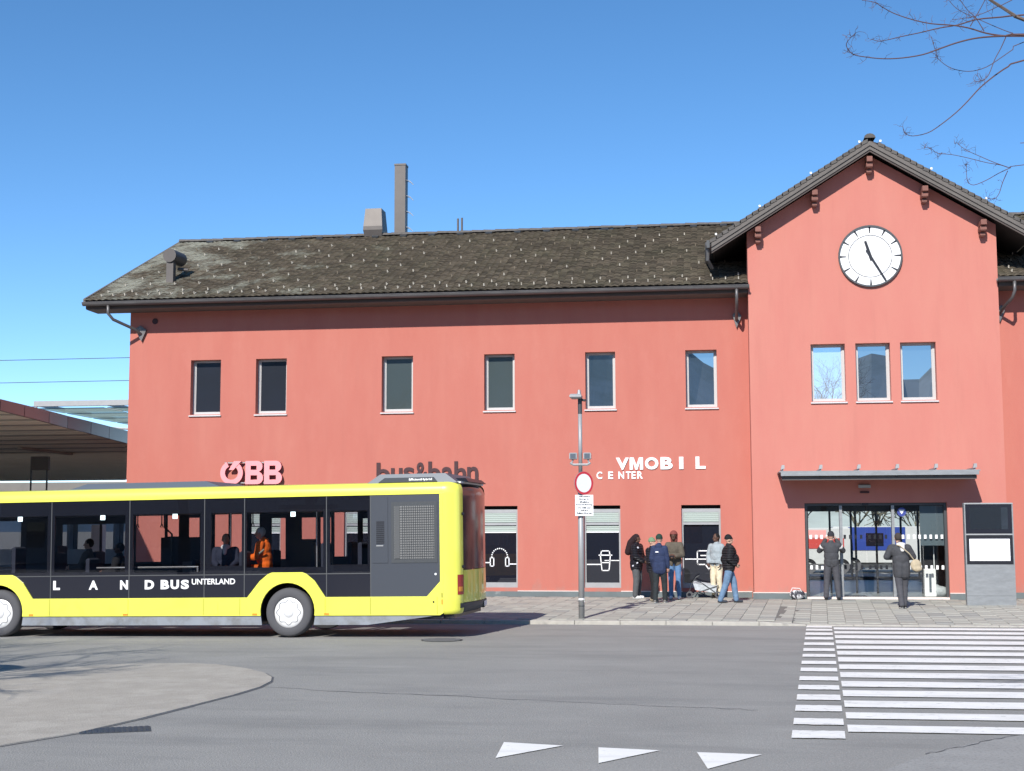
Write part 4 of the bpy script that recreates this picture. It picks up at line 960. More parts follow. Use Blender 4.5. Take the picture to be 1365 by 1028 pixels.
# rear end
def plan(u):   # u 0..1 around the back: near corner -> far corner ; returns x,y,normal
    pts = plan.pts; t = u * (len(pts) - 1); i = min(int(t), len(pts) - 2); f = t - i
    a, b = Vector(pts[i]), Vector(pts[i + 1]); p = a.lerp(b, f); d = (b - a).normalized(); return p, Vector((d.y, -d.x))
cor = [(3.12, -.010)] + [(3.12 + .32 * math.sin(R(a)), .26 - .27 * math.cos(R(a))) for a in (12, 24, 36, 48, 60, 70)] + [(3.445, .30), (3.475, .5), (3.515, .85), (3.535, 1.275)]
plan.pts = cor + [(x, 2.55 - y) for x, y in reversed(cor[:-1])]
NP = len(plan.pts)
def rear_patch(u0, u1, levels, out=0.0, name='', m=None, nu=14, parent=None, smooth=True):
    mb = MB(); us = [u0 + (u1 - u0) * i / nu for i in range(nu + 1)]
    for off_, z in levels:
        for u in us:
            p, nn = plan(u); q = p + nn * (out - off_); mb.v.append((q.x, q.y, z))
    m_ = nu + 1
    for j in range(len(levels) - 1):
        for i in range(nu): mb.f.append((j * m_ + i, j * m_ + i + 1, (j + 1) * m_ + i + 1, (j + 1) * m_ + i))
    return P(mb, name, m, parent, smooth)
uc = 7 / (NP - 1); ue = 1 - uc
top = [(0, 2.742), (.0, 2.80), (.008, 2.86), (.03, 2.91), (.075, 2.95), (.15, 2.975), (.28, 2.99)]
side_l = [(.05, .43), (.015, .46), (0, .52), (0, .8), (0, 1.2), (0, 1.8), (0, 2.742)] + top[1:]
rear_patch(0, uc, side_l, 0, 'rear_corner', M['yellow'], 12); rear_patch(ue, 1, side_l, 0, 'rear_corner', M['yellow'], 12)
rear_patch(uc, ue, [(0, 1.27), (0, 2.0), (0, 2.70), (.006, 2.80), (.03, 2.87), (.075, 2.92), (.13, 2.95)], .002, 'rear_window', M['bus_black'], 12)
rear_patch(uc, ue, [(.13, 2.95), (.2, 2.975), (.28, 2.99)], .002, 'rear_roof_edge', M['yellow'], 12)
rear_patch(uc, ue, [(0, .64), (0, .9), (0, 1.262)], .004, 'engine_hatch', M['yellow'], 12)
rear_patch(uc - .08, ue + .08, [(.12, .44), (.05, .48), (.0, .56), (0, .632)], .012, 'rear_bumper', M['bus_grey'], 14)
for s_, (a, b) in enumerate(((uc - .13, uc - .005), (ue + .005, ue + .13))):
    tl = rear_patch(a, b, [(0, .80), (0, 1.18)], .006, 'tail_light', M['red_lens'], 4)
    rear_patch(a + .015, b - .015, [(0, .86), (0, .95)], .009, 'indicator_lens', M['amber'], 3, tl)
rear_patch(uc + .07, uc + .17, [(0, .82), (0, 1.02)], .008, 'hatch_frame', M['yellow'], 4); rear_patch(uc + .2, uc + .38, [(0, .50), (0, .6)], .02, 'number_plate', M['white'], 3)
for z in (2.35, 1.33): 
    p, nn = plan(uc - .015); P(MB().ell((p.x + .02, p.y - .01, z), .03, .03, .035, 8, 6), 'hinge', M['black'])
P(MB().box(3.05, 3.42, .28, 2.27, 2.95, 2.985), 'rear_roof_plate', M['roof_white']); P(MB().box(2.2, 3.30, .12, 2.43, .36, .6), 'engine_block', M['black']); P(MB().box(-5.3, -.8, .15, 2.4, .24, .30), 'underbody', M['black'])
# far side
FH = [(-8.4, -7.2, 1.3, 2.4), (-6.2, -5.3, 1.42, 2.30), (-5.25, -4.62, 1.42, 2.30), (-4.44, -3.76, 1.45, 2.47), (-3.70, -3.43, 2.0, 2.47), (-3.2, -2.95, 1.9, 2.4), (-2.60, -2.28, 1.5, 2.47), (-2.24, -1.92, 1.44, 2.47), (-1.76, -1.57, 1.6, 2.47), (-1.30, -.98, 1.48, 2.36), (-.62, -.30, 1.9, 2.36), (-.2, .04, 1.6, 2.36), (.11, .63, 1.52, 2.47), (.74, .96, 1.5, 2.32)]
P(shift(poly2d([rect(-8.7, 3.1, .36, 2.75)] + [rect(*h) for h in FH], .03), 0, 2.515), 'far_side_frame', M['inner'])
P(MB().add([(-8.6, 2.534, 1.25), (1.7, 2.534, 1.25), (1.7, 2.534, 2.74), (-8.6, 2.534, 2.74)], [(3, 2, 1, 0)]), 'far_window_pane', M['bus_glass'])
P(MB().box(-8.7, 3.12, 2.53, 2.55, .42, 1.2), 'far_side_body', M['yellow'])
# front end (outside the picture)
P(MB().box(-8.76, -8.70, .0, 2.55, .30, 1.15), 'front_panel', M['yellow']); P(MB().box(-8.76, -8.70, .0, 2.55, 2.45, 2.95), 'front_header', M['bus_black']); P(MB().add([(-8.74, .02, 1.15), (-8.74, 2.53, 1.15), (-8.74, 2.53, 2.45), (-8.74, .02, 2.45)], [(0, 1, 2, 3)]), 'windscreen', M['bus_glass'])
P(MB().box(-8.74, -8.60, .0, .03, .42, 2.75), 'front_pillar', M['bus_black'])
# wheels
def wheel(cx, y, out=-1):
    w = MB(); n = 40; pr = [(.30, 0), (.33, -.015), (.44, -.012), (.465, .02), (.478, .06), (.478, .24), (.46, .27), (.3, .27)]
    for i in range(n):
        q = 2 * math.pi * i / n
        for r_, yy in pr: w.v.append((cx + r_ * math.cos(q), y - out * yy * 1.0 if out < 0 else y - yy, .478 + r_ * math.sin(q)))
    k = len(pr)
    for i in range(n):
        for j in range(k - 1): w.f.append((i * k + j, i * k + j + 1, ((i + 1) % n) * k + j + 1, ((i + 1) % n) * k + j))
    ty = P(w, 'wheel', M['tyre'], smooth=True)
    h = MB(); prh = [(0, -.010), (.07, -.012), (.085, .0), (.1, .006), (.22, .004), (.26, .01), (.292, .022), (.31, .035)]; n = 36
    for i in range(n):
        q = 2 * math.pi * i / n
        for r_, yy in prh: h.v.append((cx + r_ * math.cos(q), y + yy if out < 0 else y - yy, .478 + r_ * math.sin(q)))
    k = len(prh)
    for i in range(n):
        for j in range(k - 1): h.f.append((i * k + j, i * k + j + 1, ((i + 1) % n) * k + j + 1, ((i + 1) % n) * k + j))
    hb = P(h, 'hub_cap', M['hub'], ty, smooth=True)
    g = MB(); pts = []
    for i in range(56):
        q = 2 * math.pi * i / 56; rr = .225 + .022 * math.cos(8 * q); pts.append((cx + rr * math.cos(q), y + (.001 if out < 0 else -.001), .478 + rr * math.sin(q)))
    pts.append(pts[0]); g.path(pts, .0045, n=4); P(g, 'hub_groove', M['louvre'], ty)
    g = MB(); pts = [(cx + .095 * math.cos(2 * math.pi * i / 24), y + .002, .478 + .095 * math.sin(2 * math.pi * i / 24)) for i in range(25)]; g.path(pts, .003, n=4); P(g, 'hub_groove', M['steel'], ty)
for c in (FX, WX): wheel(c, .055)
for c in (FX, WX): wheel(c, 2.49, 1)
# side lettering
for ch, x0, x1 in (('L', -4.99, -4.84), ('A', -4.21, -4.01), ('N', -3.53, -3.36), ('D', -3.0, -2.80), ('B', -2.66, -2.48), ('U', -2.45, -2.27), ('S', -2.23, -2.06)):
    P(shift(text_mb(ch, 1, .002, off=.05 if ch != 'A' else .04, width=x1 - x0, height=.185), x0, .0125, .948), 'letter', M['white'])
P(shift(text_mb('UNTERLAND', .15, .002, off=.003, width=.91, height=.115), -2.0, .0125, 1.035), 'small_lettering', M['white'])
# interior
def seat_mesh():
    mb = MB(); mb.bevbox(-.22, .22, -.21, .21, .42, .52, .03); 
    b = MB(); b.bevbox(.16, .24, -.21, .21, .50, 1.08, .03); mb.add(b.v, b.f); mb.bevbox(-.05, .1, -.06, .06, .0, .42, .01); return mb
sm = seat_mesh().mesh('bus_seat'); sm.materials.append(M['seat'])
for x, ys_, z in ((-6.2, (.42, 2.1), .75), (-5.3, (.42, 2.1), .62), (-4.55, (.42,), .5), (-3.0, (2.1,), .42), (-1.25, (.42, 2.1), .6), (-.35, (2.1,), .75), (.45, (.42, 2.1), .75), (1.2, (.42, 2.1), .75)):
    for y in ys_:
        o = bpy.data.objects.new('seat', sm); o.location = (x, y, z); link(o, bus)
for x in (-3.75, -1.60, .25): P(MB().tube((x, 1.0, .36), (x, 1.0, 2.46), .018), 'grab_pole', M['chrome'] if x > -3 else M['seat'])
for a, b in ((-4.15, -1.95),): P(MB().path([(a, .22, 1.38), (b, .22, 1.38)], .02), 'handrail', M['chrome']); P(MB().path([(b - .02, .22, 1.38), (b - .02, .22, .9)], .018), 'handrail', M['chrome']); P(MB().path([(-3.5, .22, 1.38), (-3.5, .22, .9)], .018), 'handrail', M['chrome'])
for x in (-4.0, -3.45, -1.4): 
    P(MB().path([(x, 1.7, 2.46), (x, 1.7, 2.28), (x - .03, 1.7, 2.2), (x + .03, 1.7, 2.2), (x, 1.7, 2.28)], .012), 'strap', M['black'])
P(MB().path([(-3.62, 2.2, 2.46), (-3.62, 2.2, 2.2), (-3.45, 2.2, 2.05), (-3.45, 2.2, 1.3)], .022), 'grab_pole', M['black'])
P(MB().box(-3.74, -2.7, 2.28, 2.42, .4, 1.98), 'partition', M['inner']); P(MB().box(-3.2, -2.85, 2.2, 2.27, .9, 1.45), 'partition', M['inner_l'])
for x in (-6.05, -4.19, -2.6, -.08): P(MB().box(x - .045, x + .045, .50, .53, 2.36, 2.455), 'display_glint', M['lamp'])  # small glowing squares added in place of mirrored displays
P(MB().box(1.65, 3.1, .06, 2.5, .36, 2.45), 'engine_compartment', M['inner'])

# ------------------------------------------------------------------ people
def remesh(mb, vox, sm_it=2, off=(0, 0, 0)):
    me = mb.mesh('tmp'); o = bpy.data.objects.new('tmp', me); S.collection.objects.link(o)
    r = o.modifiers.new('r', 'REMESH'); r.mode = 'VOXEL'; r.voxel_size = vox; r.use_smooth_shade = True
    if sm_it: s_ = o.modifiers.new('s', 'SMOOTH'); s_.iterations = sm_it; s_.factor = .5
    dg = bpy.context.evaluated_depsgraph_get(); res = bpy.data.meshes.new_from_object(o.evaluated_get(dg))
    bpy.data.objects.remove(o); bpy.data.meshes.remove(me); res.shade_smooth(); return res
def mobj(name, me, m, parent):
    me.name = name; me.materials.clear(); me.materials.append(m); o = bpy.data.objects.new(name, me); return link(o, parent)
PM = {}
def pm(name, col, **k):
    if 'wave' not in k and 'skin' not in name: k.setdefault('bump', .9); k.setdefault('bscale', 11)
    if name not in PM: PM[name] = mat(name, col, k.pop('rough', .85), .3, **k)
    return PM[name]
SK1 = pm('light skin', (.50, .30, .22), rough=.6); SK2 = pm('brown skin', (.10, .05, .035), rough=.55)
def V3(*a): return Vector(a)
def hand_(mb, wr, d, nrm, k=1.0, side=1):
    d = d.normalized(); nrm = (nrm - d * nrm.dot(d)).normalized(); s = d.cross(nrm)
    pc = wr + d * .045 * k; rot = Matrix((s, d, nrm)).transposed(); mb.ell(pc, .042 * k, .052 * k, .019 * k, 10, 6, rot)
    for i, L_ in enumerate((.068, .078, .072, .058)):
        b0 = wr + d * .082 * k + s * (.030 - .020 * i) * k; m1 = b0 + (d * .9 + nrm * .35).normalized() * L_ * .5 * k; e = m1 + (d * .55 + nrm * .8).normalized() * L_ * .5 * k
        mb.cap(b0, .0098 * k, m1, .0092 * k, 6); mb.cap(m1, .0092 * k, e, .0082 * k, 6)
    b0 = wr + d * .03 * k + s * side * .034 * k; e = b0 + (d * .7 + s * side * .6 + nrm * .4).normalized() * .045 * k; mb.cap(b0, .012 * k, e, .010 * k, 6); mb.cap(e, .010 * k, e + (d + nrm * .6).normalized() * .025 * k, .009 * k, 6)

def person(loc, label, face=0.0, H=1.76, lean=(0, 0), sh_w=.19, feet=None, knees=None, arms=None, head=(0, 0), head_yaw=0, skin=None, jacket=None, jm=None, trousers=None, legw=1.0, shoes=None, hat=None, hatm=None, puff=1.0, jl=.0, seated=False, belly=0.0, hood=False, stance=.1, sole=None, group=None):
    k = H / 1.76
    skin = skin or SK1
    r = empty('person', loc, label, 'person', group, rz=face)
    lx, ly = lean
    pel = V3(0, 0, .94); chest = V3(lx * .7, ly * .7, 1.28); neck = V3(lx, ly, 1.47); hd = V3(lx + head[0], ly + head[1], 1.635)
    if seated: pel = V3(0, 0, .56); chest = V3(lx * .7, ly * .7, .90); neck = V3(lx, ly, 1.09); hd = V3(lx + head[0], ly + head[1], 1.255)
    feet = feet or [(-stance, 0), (stance, 0)]
    hips = [pel + V3(-.09, 0, -.02), pel + V3(.09, 0, -.02)]
    an = [V3(f[0], f[1], f[2] if len(f) > 2 else .085) for f in feet]
    kn = []
    for i in (0, 1):
        if knees: kn.append(V3(*knees[i]))
        else: kn.append((hips[i] + an[i]) / 2 + V3(0, -.035, .03))
    shd = [neck + V3(-sh_w, 0, -.065), neck + V3(sh_w, 0, -.065)]
    arms = arms or [((-.25, .02, 1.14), (-.25, -.06, .90)), ((.25, .02, 1.14), (.25, -.06, .90))]
    el = [V3(*a[0]) for a in arms]; wr = [V3(*a[1]) for a in arms]
    def sc(mb): mb.v = [(x * k, y * k, z * k) for x, y, z in mb.v]; return mb
    hy = Matrix.Rotation(head_yaw, 3, 'Z'); hr = hy
    # body: one continuous surface
    b = MB()
    b.ell(hd + V3(0, .005, .02), .075, .092, .105, 16, 10, hr); b.ell(hd + hy @ V3(0, -.035, -.055), .05, .055, .055, 12, 8, hr)
    b.cap(hd + hy @ V3(0, -.088, .012), .010, hd + hy @ V3(0, -.108, -.022), .015, 8)
    b.ell(hd + hy @ V3(0, -.088, -.062), .026, .012, .010, 8, 6, hr)
    for s_ in (-1, 1): b.ell(hd + hy @ V3(s_ * .078, .01, -.005), .012, .022, .032, 8, 6, hr)
    b.cap(hd + V3(0, .01, -.06), .052, neck + V3(0, .01, -.04), .058)
    b.ell(chest, .165, .105, .20, 14, 9); b.ell((chest + pel) / 2, .15, .10, .18, 14, 9); b.ell(pel, .165, .11, .12, 14, 9)
    for i in (0, 1):
        b.cap(neck + V3(0, 0, -.09), .07, shd[i], .058); b.cap(shd[i], .052, el[i], .040); b.cap(el[i], .040, wr[i], .027)
        dd = (wr[i] - el[i]).normalized(); hand_(b, wr[i] + dd * .0, dd, V3((1 if i == 0 else -1) * .6, -.5, -.2), 1.0, 1 if i == 0 else -1)
        b.cap(hips[i], .082, kn[i], .058); b.cap(kn[i], .056, an[i], .038); b.cap(an[i] + V3(0, .02, -.04), .035, an[i] + V3(0, -.13, -.05), .028)
    body_ = mobj('body', remesh(sc(b), .0095 * k, 1), skin, r)
    for s_ in (-1, 1):
        e_ = MB().ell((hd + hy @ V3(s_ * .030, -.081, .018)) * k, .009, .006, .006, 6, 4); mobj('eye', e_.mesh('eye'), pm('dark eye', (.01, .01, .01)), r)
    # jacket
    j = MB(); p = puff; f = .012 + .02 * (p - 1)
    j.ell(chest + V3(0, 0, .02), (.185 + f) * 1.0, (.125 + f * 1.6), .21, 18, 10); mid = (chest + pel) / 2 + V3(0, -belly * .5, .02)
    j.ell(mid, .178 + f + belly * .4, .125 + f * 1.7 + belly, .2, 18, 10); hem = pel + V3(0, 0, .0 - jl)
    j.cap(pel + V3(-.055, 0, .06), .125 + f, hem + V3(-.06, 0, .0), .118 + f); j.cap(pel + V3(.055, 0, .06), .125 + f, hem + V3(.06, 0, .0), .118 + f)
    for i in (0, 1):
        j.cap(neck + V3(0, .01, -.085), .082 + f * .5, shd[i], .070 + f); j.cap(shd[i], .070 + f, el[i], .056 + f); j.cap(el[i], .056 + f, wr[i] - (wr[i] - el[i]).normalized() * .03, .044 + f * .7)
        for t in (.3, .7):
            q = shd[i].lerp(el[i], t); j.ell(q, .068 + f, .068 + f, .03, 10, 6)
    j.cap(neck + V3(0, .01, -.03), .075 + f * .5, neck + V3(0, .015, .02), .07 + f * .3)
    if hood == 'down': j.ell(neck + V3(0, .07, .0), .10, .06, .07, 12, 8)
    jo = mobj('jacket', remesh(sc(j), .012 * k, 2), jm, r)
    # trim hem flat
    # trousers
    t = MB(); t.ell(pel + V3(0, 0, -.02), .165, .118, .12, 16, 8)
    for i in (0, 1):
        t.cap(hips[i], .098 * (.5 + .5 * legw), kn[i], .072 * legw); t.cap(kn[i], .070 * legw, an[i] + V3(0, .01, .0), .056 * legw)
        for q_ in (.55, .8): t.ell(kn[i].lerp(an[i], q_) + V3(0, .008, 0), .064 * legw, .066 * legw, .022, 10, 6)
    mobj('trousers', remesh(sc(t), .012 * k, 1), trousers, r)
    for i in (0, 1):
        s_ = MB(); d_ = V3(feet[i][0] * .35, -1, 0).normalized() if not (len(feet[i]) > 3) else V3(feet[i][3], feet[i][4], 0).normalized()
        zt = an[i].z - .085
        a_ = V3(an[i].x, an[i].y, zt + .045); s_.cap(a_ - d_ * .045, .042, a_ + d_ * .14 + V3(0, 0, -.008), .036); s_.cap(a_ + V3(0, 0, .02), .048, a_ + V3(0, 0, .05), .046)
        so = mobj('shoe', remesh(sc(s_), .011 * k, 1), shoes, r)
        q = MB(); q.ell(a_ + d_ * .045 + V3(0, 0, -.032), .048, .048, .012, 10, 4); ql = MB(); rot = Matrix((V3(-d_.y, d_.x, 0), d_, V3(0, 0, 1))).transposed()
        ql.ell(a_ + d_ * .048 + V3(0, 0, -.030), .046, .138, .015, 14, 5, rot); mobj('sole', sc(ql).mesh('sole'), sole or pm('dark sole', (.04, .04, .04)), so)
    # hair / hat
    h = MB()
    if hat in ('hair', 'beanie', 'hood', 'longhair', 'cap', 'hoodup'):
        dz = {'hair': .028, 'beanie': .045, 'hood': .03, 'longhair': .03, 'cap': .04, 'hoodup': .03}[hat]; e_ = {'hair': .006, 'beanie': .014, 'hood': .03, 'longhair': .014, 'cap': .010, 'hoodup': .03}[hat]
        h.ell(hd + hy @ V3(0, .022, dz), .078 + e_, .090 + e_, .095 + e_, 18, 12, hr)
        if hat == 'beanie': h.ell(hd + hy @ V3(0, .0, .045), .092, .106, .030, 18, 8, hr)
        if hat == 'cap': h.ell(hd + hy @ V3(0, -.10, .055), .06, .07, .012, 12, 6, hr)
        if hat in ('hood', 'hoodup'): h.cap(hd + hy @ V3(0, .06, .03), .095, hd + hy @ V3(0, .07, -.1), .095)
        if hat == 'longhair':
            h.cap(hd + V3(0, .05, .02), .105, hd + V3(0, .17, -.12), .115); h.cap(hd + V3(0, .17, -.12), .115, hd + V3(0, .26, -.36), .10)
    if h.v:
        nm = 'hair' if 'hair' in hat else ('hood' if 'hood' in hat else 'hat')
        # keep the face free
        hm_ = remesh(sc(h), .010 * k, 1)
        import bmesh
        bm = bmesh.new(); bm.from_mesh(hm_); lim = -.045 if nm != 'hat' else -.2; kill = []
        for v in bm.verts:
            q = hy.transposed() @ (Vector(v.co) / k - hd)
            if (q.y < (-.03 if nm == 'hair' else -.045) and q.z < (.045 if nm != 'hat' else .022)) or (nm == 'hat' and q.z < .012) or (hat == 'hair' and q.z < -.03 and q.y < .03): kill.append(v)
        bmesh.ops.delete(bm, geom=kill, context='VERTS')
        bm.to_mesh(hm_); bm.free(); hm_.shade_smooth()
        mobj(nm, hm_, hatm, r)
    r['k'] = k; del r['k']
    return r, dict(hd=hd * k, neck=neck * k, wr=[w * k for w in wr], shd=[s * k for s in shd], chest=chest * k, pel=pel * k, k=k)
def gpos(x, y): return (x, y, pz(x, y) + .004)
blackp = pm('black quilted nylon', (.012, .012, .018), rough=.45, wave=7.0)
gr = 'people waiting by the shop windows'
rgt = R(90)      # faces +X
# A
r, d = person(gpos(-1.90, 38.35), 'person in shiny black quilted jacket with pale patches and huge dark hood, wide grey trousers', R(72), 1.74, lean=(0, -.02), arms=[((-.24, -.06, 1.17), (-.14, -.26, 1.02)), ((.24, -.06, 1.16), (.14, -.27, .98))], skin=SK2, jm=blackp, puff=2.4, jl=.08, trousers=pm('wide grey denim', (.085, .09, .095), var=.15, vscale=8), legw=1.35, shoes=pm('white trainer', (.7, .7, .7)), sole=pm('white sole', (.7, .7, .68)), hat='longhair', hatm=pm('dark maroon black hood', (.022, .010, .012)), group=gr)
mb = MB()
for q in ((-.27, -.04, 1.33), (-.29, -.02, 1.22), (-.25, -.12, 1.12), (-.20, -.10, .98), (-.22, .02, .90), (-.24, -.14, 1.40), (-.22, -.20, 1.05)): mb.ell(Vector(q) * .985, .014, .030, .024, 8, 5, Matrix.Rotation(random.uniform(-1, 1), 3, 'X'))
mobj('jacket_patches', mb.mesh('p'), pm('pale shiny patch', (.55, .55, .6)), r)
mb = MB().bevbox(.05, .13, -.36, -.345, .92, 1.06, .004); tag(link(bpy.data.objects.new('phone', mb.mesh('phone'))), 'pale phone held by the person in the shiny black jacket', 'phone').data.materials.append(pm('pale phone', (.5, .5, .5)))
bpy.data.objects['phone'].matrix_world = Matrix.Translation(Vector(gpos(-1.90, 38.35))) @ Matrix.Rotation(R(72), 4, 'Z')
# B
r, d = person(gpos(-1.42, 37.25), 'person in black puffer jacket and green cap between two taller figures', R(60), 1.66, arms=[((-.24, -.04, 1.12), (-.16, -.24, 1.0)), ((.25, .0, 1.12), (.22, -.12, .92))], jm=blackp, puff=1.9, jl=.05, trousers=pm('black trousers', (.014, .014, .016)), shoes=pm('beige boot', (.33, .28, .2)), hat='beanie', hatm=pm('sage green wool', (.16, .24, .14)), skin=SK1, feet=[(-.11, -.08), (.1, .08)], group=gr)
# C
navy = pm('navy jacket', (.024, .036, .085), var=.2, vscale=9)
r, d = person(gpos(-1.22, 36.65), 'person in dark green knit hat and navy hooded jacket seen from behind', R(168), 1.76, arms=[((-.20, -.02, 1.14), (-.21, -.08, .90)), ((.20, .02, 1.14), (.19, -.10, .92))], sh_w=.15, head=(0, -.03), jm=navy, puff=1.0, jl=.1, trousers=pm('dark charcoal trousers', (.022, .027, .03), var=.15, vscale=7), legw=1.15, shoes=pm('dark grey trainer', (.16, .15, .14)), sole=pm('white sole', (.7, .7, .68)), hat='beanie', hatm=pm('dark green wool', (.018, .045, .034)), hood='down', feet=[(-.12, -.10), (.10, .08)], group=gr)
mobj('jacket_label', MB().box(-.02, .06, .165, .172, 1.30, 1.33).mesh('l'), pm('white label', (.8, .8, .8)), r)
# D
r, d = person(gpos(-.86, 38.1), 'person in red brown hood and olive jacket with jeans looking down at a phone', R(-8), 1.82, lean=(0, -.03), head=(0, -.06), arms=[((-.22, -.08, 1.14), (-.07, -.28, 1.14)), ((.22, -.08, 1.14), (.07, -.29, 1.12))], sh_w=.16, jm=pm('olive brown jacket', (.10, .085, .065), var=.2, vscale=8), puff=1.1, trousers=pm('blue jeans', (.10, .19, .34), var=.2, vscale=9), shoes=pm('white trainer', (.7, .7, .7)), hat='hood', hatm=pm('red brown hood', (.20, .055, .045)), skin=SK2, feet=[(-.10, 0), (.12, -.05)], group=gr)
mb = MB().bevbox(-.05, .05, -.40, -.385, 1.12, 1.18, .004); o = bpy.data.objects.new('phone', mb.mesh('phone')); o.data.materials.append(M['black']); link(o)
o.matrix_world = Matrix.Translation(Vector(gpos(-.86, 38.1))) @ Matrix.Rotation(R(-8), 4, 'Z'); tag(o, 'black phone held by the person in the red brown hood', 'phone')
# E
r, d = person(gpos(.27, 38.75), 'person in pale grey jacket and cream trousers standing before the shop window', R(-30), 1.75, head_yaw=R(-25), arms=[((-.24, -.02, 1.14), (-.17, -.15, .95)), ((.24, .0, 1.14), (.2, -.12, .93))], jm=pm('pale blue grey jacket', (.30, .34, .36), var=.15, vscale=9), sh_w=.165, puff=1.1, trousers=pm('cream trousers', (.62, .55, .40), var=.2, vscale=10), legw=1.15, shoes=pm('black shoe', (.02, .02, .022)), hat='hair', hatm=pm('black hair', (.008, .007, .007)), skin=SK2, hood='down', group=gr)
mobj('jacket_hem', remesh(MB().ell((0, 0, .93), .205, .165, .035, 18, 6), .012), pm('black shoe', (.02, .02, .022)), r)
# F
r, d = person(gpos(.57, 36.8), 'stout person in black knit hat and black puffer with blue jeans walking right', R(98), 1.74, lean=(0, -.02), arms=[((-.27, .03, 1.16), (-.22, -.14, 1.0)), ((.28, -.02, 1.16), (.22, -.20, 1.02))], jm=pm('black matte puffer', (.016, .015, .018), rough=.6, wave=5.0), puff=2.6, belly=.05, jl=.02, trousers=pm('light blue jeans', (.13, .21, .32), var=.25, vscale=8), legw=1.25, shoes=pm('dark blue grey shoe', (.04, .045, .06)), hat='beanie', hatm=pm('black wool', (.010, .010, .012)), feet=[(-.09, .24), (.09, -.20)], group=gr)
# G, H: at the doors
uni = pm('charcoal work uniform', (.055, .056, .062), var=.15, vscale=9)
gr2 = 'people at the station doors'
r, d = person(gpos(3.30, 38.12), 'person in charcoal work clothes and pale shoulder yoke peering through the left door glass', R(176), 1.80, arms=[((-.30, -.12, 1.27), (-.13, -.22, 1.56)), ((.30, -.12, 1.27), (.13, -.22, 1.56))], jm=uni, puff=1.3, trousers=pm('grey work trousers', (.07, .07, .08), var=.15, vscale=9), legw=1.2, shoes=pm('black shoe', (.02, .02, .022)), hat='beanie', hatm=pm('dark grey wool', (.03, .03, .035)), stance=.16, group=gr2)
y_ = MB(); kk = 1.80 / 1.76; y_.ell((0, .03, 1.39), .17, .10, .055, 16, 8)
for s_ in (-1, 1): y_.cap((s_ * .1, .02, 1.40), .075, (s_ * .225, -.02, 1.375), .082)
y_.v = [(a * kk, b * kk, c * kk) for a, b, c in y_.v]; mobj('shoulder_yoke', remesh(y_, .011), pm('pale yoke', (.66, .64, .62)), r)
shift(text_mb('RAIL', .05, .002, off=.002, width=.13, height=.04), 0, 0, 0)
r, d = person(gpos(4.74, 35.35), 'person in charcoal jacket with beige shoulder bag walking to the doors', R(188), 1.84, lean=(.02, -.05), head=(.02, -.05), arms=[((-.30, -.08, 1.20), (-.20, -.28, 1.16)), ((.32, -.08, 1.20), (.12, -.26, 1.18))], jm=uni, puff=1.6, jl=.14, trousers=pm('grey work trousers', (.07, .07, .08), var=.15, vscale=9), legw=1.15, shoes=pm('black trainer', (.03, .03, .03)), sole=pm('white sole', (.7, .7, .68)), hat='hair', hatm=pm('grey brown hair', (.05, .04, .035)), feet=[(-.07, -.10), (.05, .10)], group=gr2)
hh = MB(); hh.ell((0.01, .03, 1.56), .12, .09, .05, 14, 8); hh.cap((0.0, .08, 1.53), .07, (0.0, .135, 1.42), .05); mobj('scarf', remesh(hh, .011), pm('pale scarf', (.68, .66, .64)), r)
bag = empty('shoulder_bag', Vector(gpos(4.74, 35.35)) + Vector((.33, -.10, .92)), 'beige shoulder bag hanging on the right person at the doors', 'bag', rz=R(10))
b_ = MB(); b_.ell((0, 0, .13), .14, .07, .15, 14, 8); b_.ell((.02, -.02, .05), .13, .07, .08, 12, 6); mobj('bag_body', remesh(b_, .014), pm('beige canvas', (.42, .35, .24), var=.2, vscale=12), bag)
mobj('strap', MB().path([(-.04, 0, .25), (-.18, -.06, .42), (-.38, -.02, .60), (-.42, .12, .62)], .014).mesh('s'), pm('beige canvas', (.42, .35, .24)), bag)
# stuff standing around
sc_ = empty('folded_pushchair', gpos(-.12, 38.75), 'grey folded pushchair with pale fabric parked below the shop window', 'pushchair')
fr = MB(); 
for y in (-.2, .12):
    fr.path([(-.38, y, .10), (-.30, y, .38), (-.18, y, .55), (-.1, y, .60)], .013); fr.path([(-.30, y, .10), (.42, y, .34)], .013); fr.path([(.42, y, .10), (.0, y, .40), (-.2, y, .48)], .013)
fr.path([(-.1, -.2, .60), (-.1, .12, .60)], .015); fr.path([(.42, -.2, .34), (.42, .12, .34)], .013)
mobj('frame', fr.mesh('f'), M['steel_dark'], sc_)
fb = MB(); fb.add([(-.26, -.18, .40), (.38, -.18, .30), (.40, .1, .36), (-.24, .1, .46), (-.2, -.19, .22), (.36, -.19, .14), (.38, .1, .18), (-.18, .1, .26)], [(0, 1, 2, 3), (7, 6, 5, 4), (0, 4, 5, 1), (1, 5, 6, 2), (2, 6, 7, 3), (3, 7, 4, 0)]); mobj('fabric', fb.mesh('f'), pm('pale grey fabric', (.42, .45, .47), var=.25, vscale=9), sc_)
for x in (-.36, .42):
    for y in (-.22, .14):
        mobj('wheel', ring(MB(), x, .09, .05, .088, y - .018, y + .018, 20).mesh('w'), M['tyre'], sc_)
bg_ = empty('shopping_bag', gpos(2.38, 38.30), 'black and white patterned bag on the pavement left of the door', 'bag')
b_ = MB(); b_.ell((0, 0, .12), .19, .11, .13, 14, 8); b_.ell((.1, .02, .13), .12, .1, .11, 12, 8); mobj('bag_body', remesh(b_, .014), mat('patterned fabric', (.03, .03, .04), .7, col2=(.6, .6, .62), c2scale=9, c2th=(.5, .53)), bg_)
mobj('handle', MB().path([(-.16, -.06, .2), (-.12, -.07, .30), (.08, -.07, .29), (.12, -.06, .2)], .012).mesh('h'), pm('white strap', (.7, .7, .7)), bg_)
